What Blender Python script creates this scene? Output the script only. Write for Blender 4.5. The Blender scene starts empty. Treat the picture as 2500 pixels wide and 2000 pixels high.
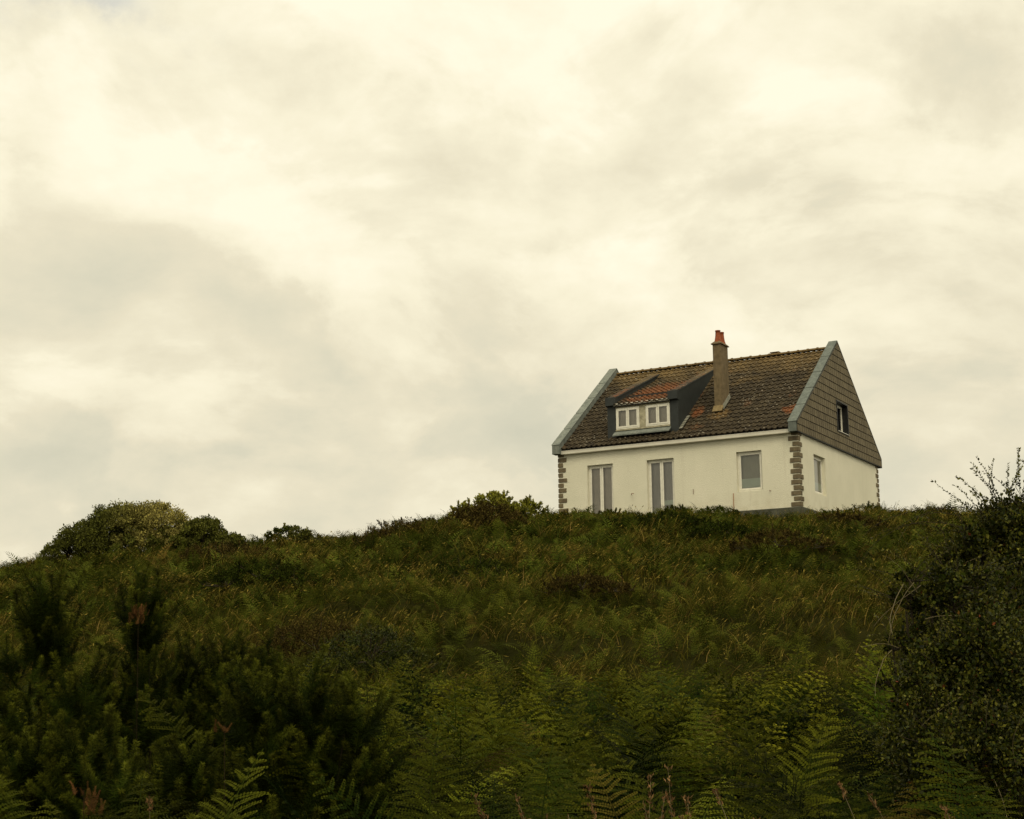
import bpy, bmesh, math, random
import numpy as np
from mathutils import Vector, Matrix, Euler
R = math.radians
rng = np.random.default_rng(7)
random.seed(7)
scene = bpy.context.scene
col = scene.collection

# ------------------------------------------------------------------ camera
EYE = 1.7
F_PX, PITCH, ROLL = 3646.6, 0.187823, -0.009179
cam_d = bpy.data.cameras.new("camera"); cam = bpy.data.objects.new("camera", cam_d); col.objects.link(cam)
cam_d.sensor_width = 36.0; cam_d.lens = F_PX / 2500 * 36.0
cam_d.clip_start = 0.05; cam_d.clip_end = 5000
cam.matrix_world = Matrix.Translation((0, 0, EYE)) @ Matrix.Rotation(math.pi / 2 + PITCH, 4, 'X') @ Matrix.Rotation(ROLL, 4, 'Z')
scene.camera = cam

# ------------------------------------------------------------------ world
SUN_EL, SUN_AZ = R(46), R(172)      # azimuth measured from +Y towards +X
world = bpy.data.worlds.new("World"); scene.world = world; world.use_nodes = True
nt = world.node_tree; nt.nodes.clear()
def N(t, **k):
    n = nt.nodes.new(t)
    for a, b in k.items():
        setattr(n, a, b)
    return n
def M(op, a, b=None, c=None):
    n = N('ShaderNodeMath', operation=op)
    for i, v in enumerate((a, b, c)):
        if v is None: continue
        if isinstance(v, (int, float)): n.inputs[i].default_value = v
        else: nt.links.new(v, n.inputs[i])
    return n.outputs[0]
tc = N('ShaderNodeTexCoord')
sep = N('ShaderNodeSeparateXYZ'); nt.links.new(tc.outputs['Generated'], sep.inputs[0])
dx, dy, dz = sep.outputs
az = M('MULTIPLY', M('ARCTAN2', dx, dy), 180 / math.pi)
el = M('MULTIPLY', M('ARCSINE', dz), 180 / math.pi)
# cloud layer seen in perspective: direction projected on a high deck
den = M('ADD', M('MAXIMUM', dz, 0.0), 0.22)
cmb = N('ShaderNodeCombineXYZ')
nt.links.new(M('DIVIDE', dx, den), cmb.inputs[0]); nt.links.new(M('DIVIDE', dy, den), cmb.inputs[1])
def noise(scale, detail, rough, dist=0.0, off=(0, 0, 0), src=None):
    mp = N('ShaderNodeMapping'); mp.inputs['Location'].default_value = off
    nt.links.new(src or cmb.outputs[0], mp.inputs[0])
    n = N('ShaderNodeTexNoise'); n.inputs['Scale'].default_value = scale; n.inputs['Detail'].default_value = detail
    n.inputs['Roughness'].default_value = rough; n.inputs['Distortion'].default_value = dist
    nt.links.new(mp.outputs[0], n.inputs['Vector'])
    return n.outputs['Fac']
n1 = noise(1.5, 8, 0.52, 0.3, (3.1, 0.4, 0))
n2 = noise(4.2, 8, 0.55, 0.35, (1.3, 7.4, 0))
n4 = noise(5.5, 10, 0.6, 0.5, (2.3, 1.7, 4), src=None)
sq = N('ShaderNodeMapping'); sq.inputs['Scale'].default_value = (1, 1, 1.6); nt.links.new(tc.outputs['Generated'], sq.inputs[0])
n5 = noise(7.0, 9, 0.56, 0.35, (5.3, 1.7, 4), src=sq.outputs[0])
n8 = noise(22.0, 8, 0.60, 0.3, (6.1, 2.2, 1), src=sq.outputs[0])
n9 = noise(6.5, 9, 0.56, 0.35, (5.3, 1.7, 4), src=sq.outputs[0])
n9b = noise(6.5, 9, 0.56, 0.35, (5.32, 1.7, 4.075), src=sq.outputs[0])
n6 = noise(6.5, 7, 0.50, 0.25, (1.1, 8.2, 3), src=sq.outputs[0])
n3 = noise(11.0, 9, 0.62, 0.2, (0.3, 5.7, 2), src=tc.outputs['Generated'])
# warp for the big features
wz = M('MULTIPLY', M('SUBTRACT', n2, 0.5), 16.0)
wy = M('MULTIPLY', M('SUBTRACT', n3, 0.5), 9.0)
azw = M('ADD', az, wz); elw = M('ADD', el, wy)
# brightness features of this sky: (azimuth deg, elevation deg, width, height, amount)
FEAT = [(-13, 20, 7.5, 4.0, .10), (5, 20, 9, 5, .13), (-10, 14.5, 6, 2.2, .11), (13, 14.5, 4.5, 3.2, .10), (-14, 11.5, 6, 2.0, .05),
        (-1.0, 14.6, 5.5, 1.2, -.06), (-3.5, 10.9, 5.5, 1.9, -.19), (7, 10.0, 5.5, 2.0, -.08), (-17, 8.7, 4.5, 1.0, -.14), (-9.6, 8.6, 2.6, .8, -.08), (-3, 6.4, 7, 1.8, -.12), (-13, 5.9, 6, 1.0, -.08),
        (16.5, 22.0, 4.5, 1.8, -.24), (13.5, 18.9, 3.0, .9, -.10), (17.5, 11, 3.0, 2.0, -.06), (10, 12.0, 3.6, 1.2, .09), (-8.3, 4.6, 3.2, .8, .12), (-13, 9.4, 2.5, .8, .06),
        (17, 7.5, 4, 2.0, .0), (3, 17.0, 3, 1.3, .08)]
tot = M('ADD', M('MULTIPLY', M('SUBTRACT', n1, 0.5), 0.20), M('MULTIPLY', M('SUBTRACT', n2, 0.5), 0.12))
tot = M('MULTIPLY_ADD', M('SUBTRACT', n5, 0.5), 0.34, tot)
tot = M('MULTIPLY_ADD', M('SUBTRACT', n4, 0.5), 0.12, tot)
bil = M('ABSOLUTE', M('MULTIPLY_ADD', n6, 2.0, -1.0))
tot = M('MULTIPLY_ADD', M('SUBTRACT', bil, 0.18), 0.40, tot)
tot = M('MULTIPLY_ADD', M('SUBTRACT', n8, 0.5), 0.32, tot)
tot = M('MULTIPLY_ADD', M('SUBTRACT', n9b, n9), -1.1, tot)
edge = N('ShaderNodeMapRange', interpolation_type='SMOOTHSTEP'); nt.links.new(n9, edge.inputs[0]); edge.inputs[1].default_value = 0.47; edge.inputs[2].default_value = 0.55; edge.inputs[3].default_value = -0.5; edge.inputs[4].default_value = 0.5
tot = M('MULTIPLY_ADD', edge.outputs[0], 0.13, tot)
for a0, e0, sa, se, amp in FEAT:
    if amp == 0: continue
    g = M('EXPONENT', M('MULTIPLY', M('ADD', M('POWER', M('DIVIDE', M('SUBTRACT', azw, a0), sa), 2.0), M('POWER', M('DIVIDE', M('SUBTRACT', elw, e0), se), 2.0)), -1.0))
    tot = M('MULTIPLY_ADD', g, amp, tot)
lum = M('ADD', M('ADD', M('MULTIPLY', tot, 0.56), 0.600), M('MULTIPLY', M('MINIMUM', M('MAXIMUM', M('SUBTRACT', dz, 0.19), 0.0), 0.25), 0.95))
# an overcast sky is brighter towards the zenith
zen = M('MULTIPLY', M('POWER', M('MAXIMUM', M('SUBTRACT', dz, 0.46), 0.0), 1.0), 1.1)
ramp = N('ShaderNodeValToRGB'); nt.links.new(lum, ramp.inputs[0])
cr = ramp.color_ramp
CR = [(0.22, (0.62, 0.605, 0.470)), (0.42, (0.705, 0.672, 0.515)), (0.60, (0.82, 0.755, 0.565)), (0.76, (0.955, 0.888, 0.672)), (0.92, (1.05, 0.985, 0.775))]
cr.elements[0].position, cr.elements[0].color = CR[0][0], (*CR[0][1], 1)
cr.elements[1].position, cr.elements[1].color = CR[-1][0], (*CR[-1][1], 1)
for p_, c_ in CR[1:-1]:
    e_ = cr.elements.new(p_); e_.color = (*c_, 1)
sky = N('ShaderNodeTexSky', sky_type='NISHITA'); sky.sun_disc = False
sky.sun_elevation = SUN_EL; sky.sun_rotation = SUN_AZ; sky.dust_density = 3.0
skym = N('ShaderNodeVectorMath', operation='SCALE'); nt.links.new(sky.outputs[0], skym.inputs[0]); skym.inputs['Scale'].default_value = 0.14
cl = N('ShaderNodeVectorMath', operation='SCALE'); nt.links.new(ramp.outputs[0], cl.inputs[0]); nt.links.new(M('ADD', zen, 1.0), cl.inputs['Scale'])
# a thin gap of blue at the top left of the cloud deck
gap = M('EXPONENT', M('MULTIPLY', M('ADD', M('POWER', M('DIVIDE', M('SUBTRACT', azw, -17.0), 3.0), 2.0), M('POWER', M('DIVIDE', M('SUBTRACT', elw, 25.8), 1.2), 2.0)), -1.0))
gapf = M('MULTIPLY', M('SMOOTH_MIN', gap, 0.9, 0.1), 0.40)
mx = N('ShaderNodeMix', data_type='RGBA'); nt.links.new(gapf, mx.inputs[0]); nt.links.new(cl.outputs[0], mx.inputs[6]); nt.links.new(skym.outputs[0], mx.inputs[7])
bg = N('ShaderNodeBackground'); bg.inputs['Strength'].default_value = 1.0
nt.links.new(mx.outputs[2], bg.inputs[0])
wo = N('ShaderNodeOutputWorld'); nt.links.new(bg.outputs[0], wo.inputs[0])

sun_d = bpy.data.lights.new("sun", 'SUN'); sun = bpy.data.objects.new("sun", sun_d); col.objects.link(sun)
sun_d.energy = 1.15; sun_d.angle = R(24); sun_d.color = (1.0, 0.90, 0.66)
sd = Vector((math.sin(SUN_AZ) * math.cos(SUN_EL), math.cos(SUN_AZ) * math.cos(SUN_EL), math.sin(SUN_EL)))
sun.rotation_euler = sd.to_track_quat('Z', 'Y').to_euler()

vs = scene.view_settings
vs.view_transform = 'Standard'; vs.look = 'None'; vs.exposure = 0.0; vs.gamma = 1.0; vs.use_curve_mapping = False
scene.cycles.max_bounces = 5; scene.cycles.diffuse_bounces = 3; scene.cycles.transparent_max_bounces = 6
scene.cycles.sample_clamp_indirect = 4.0

# ------------------------------------------------------------------ helpers
def tag(o, label=None, cat=None, group=None, kind=None):
    if label: o['label'] = label
    if cat: o['category'] = cat
    if group: o['group'] = group
    if kind: o['kind'] = kind
    return o
def empty(name, loc, rz=0.0):
    o = bpy.data.objects.new(name, None); col.objects.link(o); o.location = loc; o.rotation_euler = (0, 0, rz)
    o.empty_display_size = 0.2
    return o
class MB:
    """collects polygons for one mesh"""
    def __init__(s): s.v = []; s.f = []; s.t = []
    def poly(s, pts, t=0.0):
        i = len(s.v); s.v += [tuple(p) for p in pts]; s.f.append(tuple(range(i, i + len(pts)))); s.t.append(t)
    def box(s, lo, hi, t=0.0):
        x0, y0, z0 = lo; x1, y1, z1 = hi
        P = [(x0, y0, z0), (x1, y0, z0), (x1, y1, z0), (x0, y1, z0), (x0, y0, z1), (x1, y0, z1), (x1, y1, z1), (x0, y1, z1)]
        s.hexa(P, t)
    def hexa(s, P, t=0.0):
        i = len(s.v); s.v += [tuple(p) for p in P]
        for q in ((0, 3, 2, 1), (4, 5, 6, 7), (0, 1, 5, 4), (1, 2, 6, 5), (2, 3, 7, 6), (3, 0, 4, 7)):
            s.f.append(tuple(i + k for k in q)); s.t.append(t)
    def prism_x(s, prof, x0, x1, t=0.0):
        """profile in (y,z), counter-clockwise seen from +x, extruded from x0 to x1"""
        n = len(prof); i = len(s.v)
        s.v += [(x0, y, z) for y, z in prof] + [(x1, y, z) for y, z in prof]
        s.f.append(tuple(i + k for k in range(n - 1, -1, -1))); s.f.append(tuple(i + n + k for k in range(n)))
        for k in range(n):
            k2 = (k + 1) % n
            s.f.append((i + k, i + k2, i + n + k2, i + n + k))
        s.t += [t] * (n + 2)
    def tube(s, pts, rad, sides=6, t=0.0):
        pts = [Vector(p) for p in pts]; n = len(pts)
        if not hasattr(rad, '__len__'): rad = [rad] * n
        i = len(s.v)
        for k, p in enumerate(pts):
            d = (pts[min(k + 1, n - 1)] - pts[max(k - 1, 0)]).normalized()
            a = d.cross(Vector((0.13, 0.31, 0.94))); 
            if a.length < 1e-3: a = d.cross(Vector((1, 0, 0)))
            a.normalize(); b = d.cross(a)
            for j in range(sides):
                an = 2 * math.pi * j / sides
                s.v.append(tuple(p + (a * math.cos(an) + b * math.sin(an)) * rad[k]))
        for k in range(n - 1):
            for j in range(sides):
                j2 = (j + 1) % sides
                s.f.append((i + k * sides + j, i + k * sides + j2, i + (k + 1) * sides + j2, i + (k + 1) * sides + j)); s.t.append(t)
        s.f.append(tuple(i + j for j in range(sides - 1, -1, -1))); s.t.append(t)
        s.f.append(tuple(i + (n - 1) * sides + j for j in range(sides))); s.t.append(t)
    def lathe(s, prof, c, sides=16, t=0.0):
        i = len(s.v)
        for r, z in prof:
            for j in range(sides):
                an = 2 * math.pi * j / sides
                s.v.append((c[0] + r * math.cos(an), c[1] + r * math.sin(an), c[2] + z))
        for k in range(len(prof) - 1):
            for j in range(sides):
                j2 = (j + 1) % sides
                s.f.append((i + k * sides + j, i + k * sides + j2, i + (k + 1) * sides + j2, i + (k + 1) * sides + j)); s.t.append(t)
    def build(s, name, mat, parent=None, bevel=0.0, smooth=False):
        me = bpy.data.meshes.new(name); me.from_pydata(s.v, [], s.f); 
        at = me.attributes.new('tint', 'FLOAT', 'FACE'); at.data.foreach_set('value', s.t)
        me.materials.append(mat)
        if smooth: me.polygons.foreach_set('use_smooth', [True] * len(me.polygons))
        o = bpy.data.objects.new(name, me); col.objects.link(o)
        if parent: o.parent = parent
        if bevel:
            b = o.modifiers.new('bevel', 'BEVEL'); b.width = bevel; b.segments = 2; b.limit_method = 'ANGLE'
        return o
def quads_obj(name, V, tint, mat, parent=None, verts_per=4, F=None):
    """V (n*4,3) float array -> n quads; tint (n*4,4) colour per vertex: plant random, tip, leaf random, dryness"""
    me = bpy.data.meshes.new(name)
    V = np.ascontiguousarray(V, np.float32).reshape(-1, 3)
    nv = len(V)
    if F is None: F = np.arange(nv, dtype=np.int32).reshape(-1, 4)
    F = np.ascontiguousarray(F, np.int32)
    nf, k = F.shape
    me.vertices.add(nv); me.vertices.foreach_set('co', V.ravel())
    me.loops.add(nf * k); me.loops.foreach_set('vertex_index', F.ravel())
    me.polygons.add(nf); me.polygons.foreach_set('loop_start', np.arange(0, nf * k, k, dtype=np.int32))
    me.polygons.foreach_set('loop_total', np.full(nf, k, np.int32))
    ca = me.color_attributes.new('tint', 'FLOAT_COLOR', 'POINT')
    ca.data.foreach_set('color', np.ascontiguousarray(tint, np.float32).ravel())
    me.update(calc_edges=True); me.materials.append(mat)
    o = bpy.data.objects.new(name, me); col.objects.link(o)
    if parent: o.parent = parent
    return o

# ------------------------------------------------------------------ materials
class Mat:
    def __init__(s, name):
        s.m = bpy.data.materials.new(name); s.m.use_nodes = True; s.nt = s.m.node_tree
        s.b = s.nt.nodes['Principled BSDF']; s.out = s.nt.nodes['Material Output']
        s.tc = s.n('ShaderNodeTexCoord')
    def n(s, t, **k):
        n = s.nt.nodes.new(t)
        for a, b in k.items(): setattr(n, a, b)
        return n
    def l(s, a, b): s.nt.links.new(a, b)
    def noise(s, scale, detail=4, rough=.5, vec=None, dist=0.0, stretch=None):
        n = s.n('ShaderNodeTexNoise'); n.inputs['Scale'].default_value = scale; n.inputs['Detail'].default_value = detail
        n.inputs['Roughness'].default_value = rough; n.inputs['Distortion'].default_value = dist
        v = vec or s.tc.outputs['Object']
        if stretch:
            mp = s.n('ShaderNodeMapping'); mp.inputs['Scale'].default_value = stretch; s.l(v, mp.inputs[0]); v = mp.outputs[0]
        s.l(v, n.inputs['Vector'])
        return n.outputs['Fac']
    def ramp(s, fac, stops):
        r = s.n('ShaderNodeValToRGB'); s.l(fac, r.inputs[0]); e = r.color_ramp.elements
        def c4(c): return (c, c, c, 1) if isinstance(c, (int, float)) else (*c, 1)
        e[0].position, e[0].color = stops[0][0], c4(stops[0][1]); e[1].position, e[1].color = stops[-1][0], c4(stops[-1][1])
        for p, c in stops[1:-1]:
            q = e.new(p); q.color = c4(c)
        return r.outputs[0]
    def mix(s, fac, a, b):
        m = s.n('ShaderNodeMix', data_type='RGBA')
        for v, i in ((fac, 0), (a, 6), (b, 7)):
            if isinstance(v, (int, float)): m.inputs[i].default_value = v
            elif isinstance(v, tuple): m.inputs[i].default_value = (*v, 1)
            else: s.l(v, m.inputs[i])
        return m.outputs[2]
    def math(s, op, a, b=0.0, c=0.0):
        m = s.n('ShaderNodeMath', operation=op)
        for i, v in enumerate((a, b, c)):
            if isinstance(v, (int, float)): m.inputs[i].default_value = v
            else: s.l(v, m.inputs[i])
        return m.outputs[0]
    def bump(s, h, strength=.3, dist=.01):
        b = s.n('ShaderNodeBump'); b.inputs['Strength'].default_value = strength; b.inputs['Distance'].default_value = dist
        s.l(h, b.inputs['Height']); s.l(b.outputs[0], s.b.inputs['Normal'])
    def base(s, c, rough=.8, spec=.3):
        if isinstance(c, tuple): s.b.inputs['Base Color'].default_value = (*c, 1)
        else: s.l(c, s.b.inputs['Base Color'])
        s.b.inputs['Roughness'].default_value = rough; s.b.inputs['Specular IOR Level'].default_value = spec
        return s.m

def foliage(name, dark, mid, tip, dry, trans=.25, spec=.25, rough=.55, patch=None):
    m = Mat(name)
    at = m.n('ShaderNodeAttribute', attribute_name='tint'); sp = m.n('ShaderNodeSeparateColor'); m.l(at.outputs['Color'], sp.inputs[0])
    c = m.mix(sp.outputs[0], dark, mid)
    if patch:
        g = m.noise(patch[0], 3, .6, vec=m.n('ShaderNodeNewGeometry').outputs['Position'])
        c = m.mix(m.ramp(g, [(.42, 0.0), (.62, .75)]), c, patch[1])
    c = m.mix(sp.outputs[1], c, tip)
    c = m.mix(at.outputs['Alpha'], c, dry)
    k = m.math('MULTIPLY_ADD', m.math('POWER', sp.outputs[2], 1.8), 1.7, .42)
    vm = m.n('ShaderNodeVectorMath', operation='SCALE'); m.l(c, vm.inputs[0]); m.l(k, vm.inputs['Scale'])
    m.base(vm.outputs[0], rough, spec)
    tr = m.n('ShaderNodeBsdfTranslucent'); m.l(vm.outputs[0], tr.inputs[0])
    ms = m.n('ShaderNodeMixShader'); ms.inputs[0].default_value = trans
    m.l(m.b.outputs[0], ms.inputs[1]); m.l(tr.outputs[0], ms.inputs[2]); m.l(ms.outputs[0], m.out.inputs[0])
    return m.m

def plaster():
    m = Mat('plaster')
    big = m.noise(.7, 5, .6); fine = m.noise(60, 3, .6)
    streak = m.noise(1.0, 5, .65, stretch=(5, 5, .35))
    c = m.mix(m.ramp(big, [(.35, 0.0), (.7, 1.0)]), (.73, .702, .558), (.80, .766, .618))
    c = m.mix(m.ramp(streak, [(.56, 0.0), (.78, .35)]), c, (.50, .455, .34))
    # grime near the ground
    sx = m.n('ShaderNodeSeparateXYZ'); m.l(m.tc.outputs['Object'], sx.inputs[0])
    low = m.math('MULTIPLY', m.ramp(sx.outputs[2], [(0.0, 1.0), (.75, 0.0)]), m.ramp(m.noise(2.2, 5, .6), [(.4, 0.0), (.75, .5)]))
    c = m.mix(low, c, (.47, .40, .26))
    c = m.mix(m.ramp(m.noise(45, 4, .7), [(.45, 0.0), (.75, .30)]), c, (.50, .46, .33))
    m.bump(m.math('ADD', fine, m.noise(25, 3, .5)), .9, .016)
    return m.base(c, .9, .15)
def plain(name, c, rough=.6, spec=.3, var=.25, scale=6.0, bump=0.0):
    m = Mat(name)
    f = m.noise(scale, 5, .6)
    c2 = tuple(x * (1 - var) for x in c)
    m.base(m.mix(m.ramp(f, [(.35, 0.0), (.65, 1.0)]), c2, c), rough, spec)
    if bump: m.bump(m.noise(scale * 5, 4, .6), bump, .01)
    return m.m
def tiles():
    m = Mat('roof_tile')
    at = m.n('ShaderNodeAttribute', attribute_name='tint')
    sx = m.n('ShaderNodeSeparateXYZ'); m.l(m.tc.outputs['Object'], sx.inputs[0])
    c = m.mix(at.outputs['Fac'], (.022, .016, .009), (.052, .039, .022))
    blot = m.noise(9, 5, .65)
    c = m.mix(m.ramp(blot, [(.48, 0.0), (.66, .75)]), c, (.082, .062, .032))
    # ochre lichen, thick towards the ridge
    hi = m.ramp(m.math('ADD', m.math('MULTIPLY', m.math('SUBTRACT', sx.outputs[2], 4.4), .42), m.math('MULTIPLY', m.math('SUBTRACT', m.noise(1.1, 4, .6), .5), 1.5)), [(.42, 0.0), (1.0, 1.0)])
    hi = m.math('MULTIPLY', hi, m.ramp(m.noise(14, 4, .7), [(.34, 0.25), (.6, 1.0)]))
    c = m.mix(m.math('MULTIPLY', hi, .8), c, (.205, .135, .050))
    # red-orange lichen patches
    red = m.n('ShaderNodeAttribute', attribute_name='tint')
    rmask = m.ramp(m.noise(.9, 3, .5, stretch=(1, 1, 1)), [(.64, 0.0), (.74, 1.0)])
    c = m.mix(m.math('MULTIPLY', rmask, m.ramp(m.noise(11, 4, .7), [(.42, 0.0), (.6, .8)])), c, (.17, .075, .030))
    def spot(x, z, rx, rz):
        a = m.math('DIVIDE', m.math('SUBTRACT', sx.outputs[0], x), rx); b = m.math('DIVIDE', m.math('SUBTRACT', sx.outputs[2], z), rz)
        d = m.math('ADD', m.math('MULTIPLY', a, a), m.math('MULTIPLY', b, b))
        d = m.math('ADD', d, m.math('MULTIPLY', m.math('SUBTRACT', m.noise(3.5, 5, .6), .5), 2.6))
        return m.ramp(d, [(.3, 1.0), (1.15, 0.0)])
    fine = m.ramp(m.noise(16, 4, .7), [(.38, 0.15), (.58, 1.0)])
    for sp_ in ((-.45, 3.75, .5, .22), (-6.2, 5.15, 1.5, .75), (-4.4, 4.1, .3, .3)):
        c = m.mix(m.math('MULTIPLY', m.math('MULTIPLY', spot(*sp_), fine), .85), c, (.235, .078, .024))
    c = m.mix(m.math('MULTIPLY', m.math('MULTIPLY', spot(-3.4, 3.85, .5, .25), fine), .6), c, (.20, .115, .032))
    # white lichen dots
    vo = m.n('ShaderNodeTexVoronoi'); vo.inputs['Scale'].default_value = 7.5; m.l(m.tc.outputs['Object'], vo.inputs['Vector'])
    dots = m.math('MULTIPLY', m.ramp(vo.outputs['Distance'], [(.19, 1.0), (.25, 0.0)]), m.ramp(m.noise(1.7, 3, .6), [(.47, 0.0), (.60, 1.0)]))
    c = m.mix(m.math('MULTIPLY', dots, .62), c, (.40, .36, .28))
    m.bump(m.noise(40, 4, .7), .5, .01)
    return m.base(c, .9, .2)
def slate():
    m = Mat('slate_cladding')
    at = m.n('ShaderNodeAttribute', attribute_name='tint')
    c = m.mix(at.outputs['Fac'], (.100, .080, .045), (.145, .118, .068))
    c = m.mix(m.ramp(m.noise(7, 5, .7), [(.45, 0.0), (.7, .5)]), c, (.17, .14, .088))
    m.bump(m.noise(30, 4, .6), .3, .006)
    return m.base(c, .8, .3)
def concrete(name, c, d):
    m = Mat(name)
    k = m.mix(m.ramp(m.noise(5, 6, .7), [(.35, 0.0), (.65, 1.0)]), d, c)
    k = m.mix(m.ramp(m.noise(2.5, 5, .7, stretch=(4, 4, .5)), [(.5, 0.0), (.7, .5)]), k, tuple(x * .6 for x in d))
    m.bump(m.noise(35, 5, .7), .6, .012)
    return m.base(k, .92, .2)
def glass():
    m = Mat('glass')
    tr = m.n('ShaderNodeBsdfTransparent'); tr.inputs[0].default_value = (.93, .95, .93, 1)
    gl = m.n('ShaderNodeBsdfGlossy'); gl.inputs['Roughness'].default_value = .03
    fr = m.n('ShaderNodeFresnel'); fr.inputs[0].default_value = 1.55
    f = m.math('ADD', m.math('MULTIPLY', fr.outputs[0], 1.4), .03)
    ms = m.n('ShaderNodeMixShader'); m.l(f, ms.inputs[0]); m.l(tr.outputs[0], ms.inputs[1]); m.l(gl.outputs[0], ms.inputs[2])
    m.l(ms.outputs[0], m.out.inputs[0])
    return m.m
PLASTER = plaster(); TILE = tiles(); SLATE = slate(); GLASS = glass()
FRAME = plain('window_paint', (.80, .77, .66), .45, .4, .12, 9)
FRAME_OLD = plain('weathered_paint', (.46, .42, .29), .8, .2, .45, 9, .3)
GUTTER = plain('gutter_paint', (.80, .76, .64), .5, .4, .15, 2.5)
ZINC = concrete('zinc_coping', (.165, .185, .165), (.105, .12, .108))
ZINC_OLD = concrete('pale_coping', (.225, .24, .21), (.13, .145, .13))
DARKMET = plain('dormer_cladding', (.028, .033, .031), .6, .35, .35, 4)
STONE = concrete('quoin_stone', (.19, .155, .09), (.115, .09, .06))
CEMENT = concrete('foundation_cement', (.105, .105, .075), (.06, .06, .045))
CHIM = concrete('chimney_render', (.20, .15, .085), (.12, .09, .05))
TERRA = plain('terracotta', (.33, .090, .035), .8, .2, .45, 9, .2)
LEAD = concrete('lead_flashing', (.27, .26, .21), (.15, .15, .12))
CURTAIN = plain('net_curtain', (.62, .54, .45), .9, .1, .12, 3)
FILM = plain('frosted_film', (.62, .68, .56), .5, .2, .08, 3)
BLACK = plain('black_trim', (.012, .012, .011), .5, .3, .2, 5)
RUST = plain('rusty_iron', (.22, .095, .04), .9, .2, .4, 20)
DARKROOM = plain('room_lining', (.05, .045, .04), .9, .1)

# ------------------------------------------------------------------ terrain
CR_A = [-.9, -.6, -.40, -.343, -.316, -.27, -.179, -.135, -.097, -.069, -.028, .031, .123, .193, .247, .29, .4, .6, .9]
CR_E = [.058, .067, .072, .0785, .0830, .0880, .0925, .0955, .0985, .1035, .1090, .1105, .1095, .1080, .1090, .1095, .108, .10, .09]
YC = 50.5
def hnoise(x, y):
    return (np.sin(x * .9 + 1.3 * np.sin(y * .37 + .5)) * np.cos(y * .71 + .8 * np.sin(x * .53)) * .21
            + np.sin(x * 2.3 + y * 1.1 + 2) * np.cos(y * 2.1 - x * .7) * .10)
def terrain(x, y):
    x = np.asarray(x, float); y = np.asarray(y, float)
    a = x / np.maximum(y, 9.0)
    zc = EYE + np.interp(a, CR_A, CR_E) * YC
    s = np.clip((y - 8) / (YC - 8), 0, 1)
    hill = .35 + (zc - .35) * (s * (1.2 - .2 * s))
    z = np.where(y < 8, .35 * np.clip(y, -40, 8) / 8, hill)
    # past the crest: a gentle plateau, later falling towards the sea
    z = z + np.where(y > YC, (np.clip(y, 0, 60) - YC) * .012 - np.maximum(y - 85, 0) * .05, 0)
    z = np.maximum(z, np.where(y > 200, -6.0, -50.0))
    amp = np.clip((y - 9) / 10, 0, 1) * np.clip((60 - y) / 8, .3, 1)
    return z + hnoise(x, y) * amp
def ray_a(px, py=1300.0):
    X, Y = px - 1250.0, 1000.0 - py
    c, s = math.cos(ROLL), math.sin(ROLL); X, Y = X * c - Y * s, X * s + Y * c
    c, s = math.cos(PITCH), math.sin(PITCH)
    d = c - s * Y / F_PX
    return X / F_PX / d, (s + c * Y / F_PX) / d
def spot(px, y, py=1300.0):
    x = ray_a(px, py)[0] * y
    return Vector((x, y, float(terrain(x, y))))

xs = np.unique(np.concatenate([np.linspace(-900, -60, 22), np.linspace(-60, 60, 181), np.linspace(60, 900, 22)]))
ys = np.unique(np.concatenate([np.linspace(-200, -5, 12), np.linspace(-5, 70, 151), np.linspace(70, 1500, 40)]))
X, Y = np.meshgrid(xs, ys); Z = terrain(X, Y)
V = np.stack([X, Y, Z], -1).reshape(-1, 3); nx, ny = len(xs), len(ys)
ii = (np.arange(ny - 1)[:, None] * nx + np.arange(nx - 1)[None]).ravel()
F = np.stack([ii, ii + 1, ii + nx + 1, ii + nx], -1)
gm = Mat('earth')
gc = gm.mix(gm.ramp(gm.noise(.8, 6, .65), [(.35, 0.0), (.65, 1.0)]), (.014, .015, .004), (.028, .026, .007))
gm.bump(gm.noise(6, 6, .7), 1.0, .1); gm.base(gc, 1.0, 0.0)
g = quads_obj('ground', V, np.zeros((len(V), 4)), gm.m, F=F); g.data.polygons.foreach_set('use_smooth', [True] * len(g.data.polygons))
tag(g, kind='structure')

# ------------------------------------------------------------------ house
L, D, HE = 9.74, 9.92, 2.78
YAW = 0.519036
HX, HY, HZ = 10.26558, 52.94111, 6.44495 + EYE
house = empty('house', (HX, HY, HZ), -YAW)
tag(house, 'white rendered cottage with brown tiled roof, dormer and slate gable on top of the hill', 'house')
# local frame: x runs -L..0 along the facade (0 = near corner), y = depth, z = up from the top of the plinth
T = .32
def wall_plane(mb, u0, u1, v0, v1, holes, P, rev):
    """outer skin with rectangular holes; P(u,v,d) maps to space, d = depth inward"""
    us = sorted({u0, u1, *[h[0] for h in holes], *[h[1] for h in holes]}); vs_ = sorted({v0, v1, *[h[2] for h in holes], *[h[3] for h in holes]})
    for i in range(len(us) - 1):
        for j in range(len(vs_) - 1):
            cu, cv = (us[i] + us[i + 1]) / 2, (vs_[j] + vs_[j + 1]) / 2
            if any(h[0] < cu < h[1] and h[2] < cv < h[3] for h in holes): continue
            mb.poly([P(us[i], vs_[j], 0), P(us[i + 1], vs_[j], 0), P(us[i + 1], vs_[j + 1], 0), P(us[i], vs_[j + 1], 0)])
    for a, b, c, d in holes:
        mb.poly([P(a, c, 0), P(a, d, 0), P(a, d, rev), P(a, c, rev)]); mb.poly([P(b, c, 0), P(b, c, rev), P(b, d, rev), P(b, d, 0)])
        mb.poly([P(a, d, 0), P(b, d, 0), P(b, d, rev), P(a, d, rev)]); mb.poly([P(a, c, 0), P(a, c, rev), P(b, c, rev), P(b, c, 0)])
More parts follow.
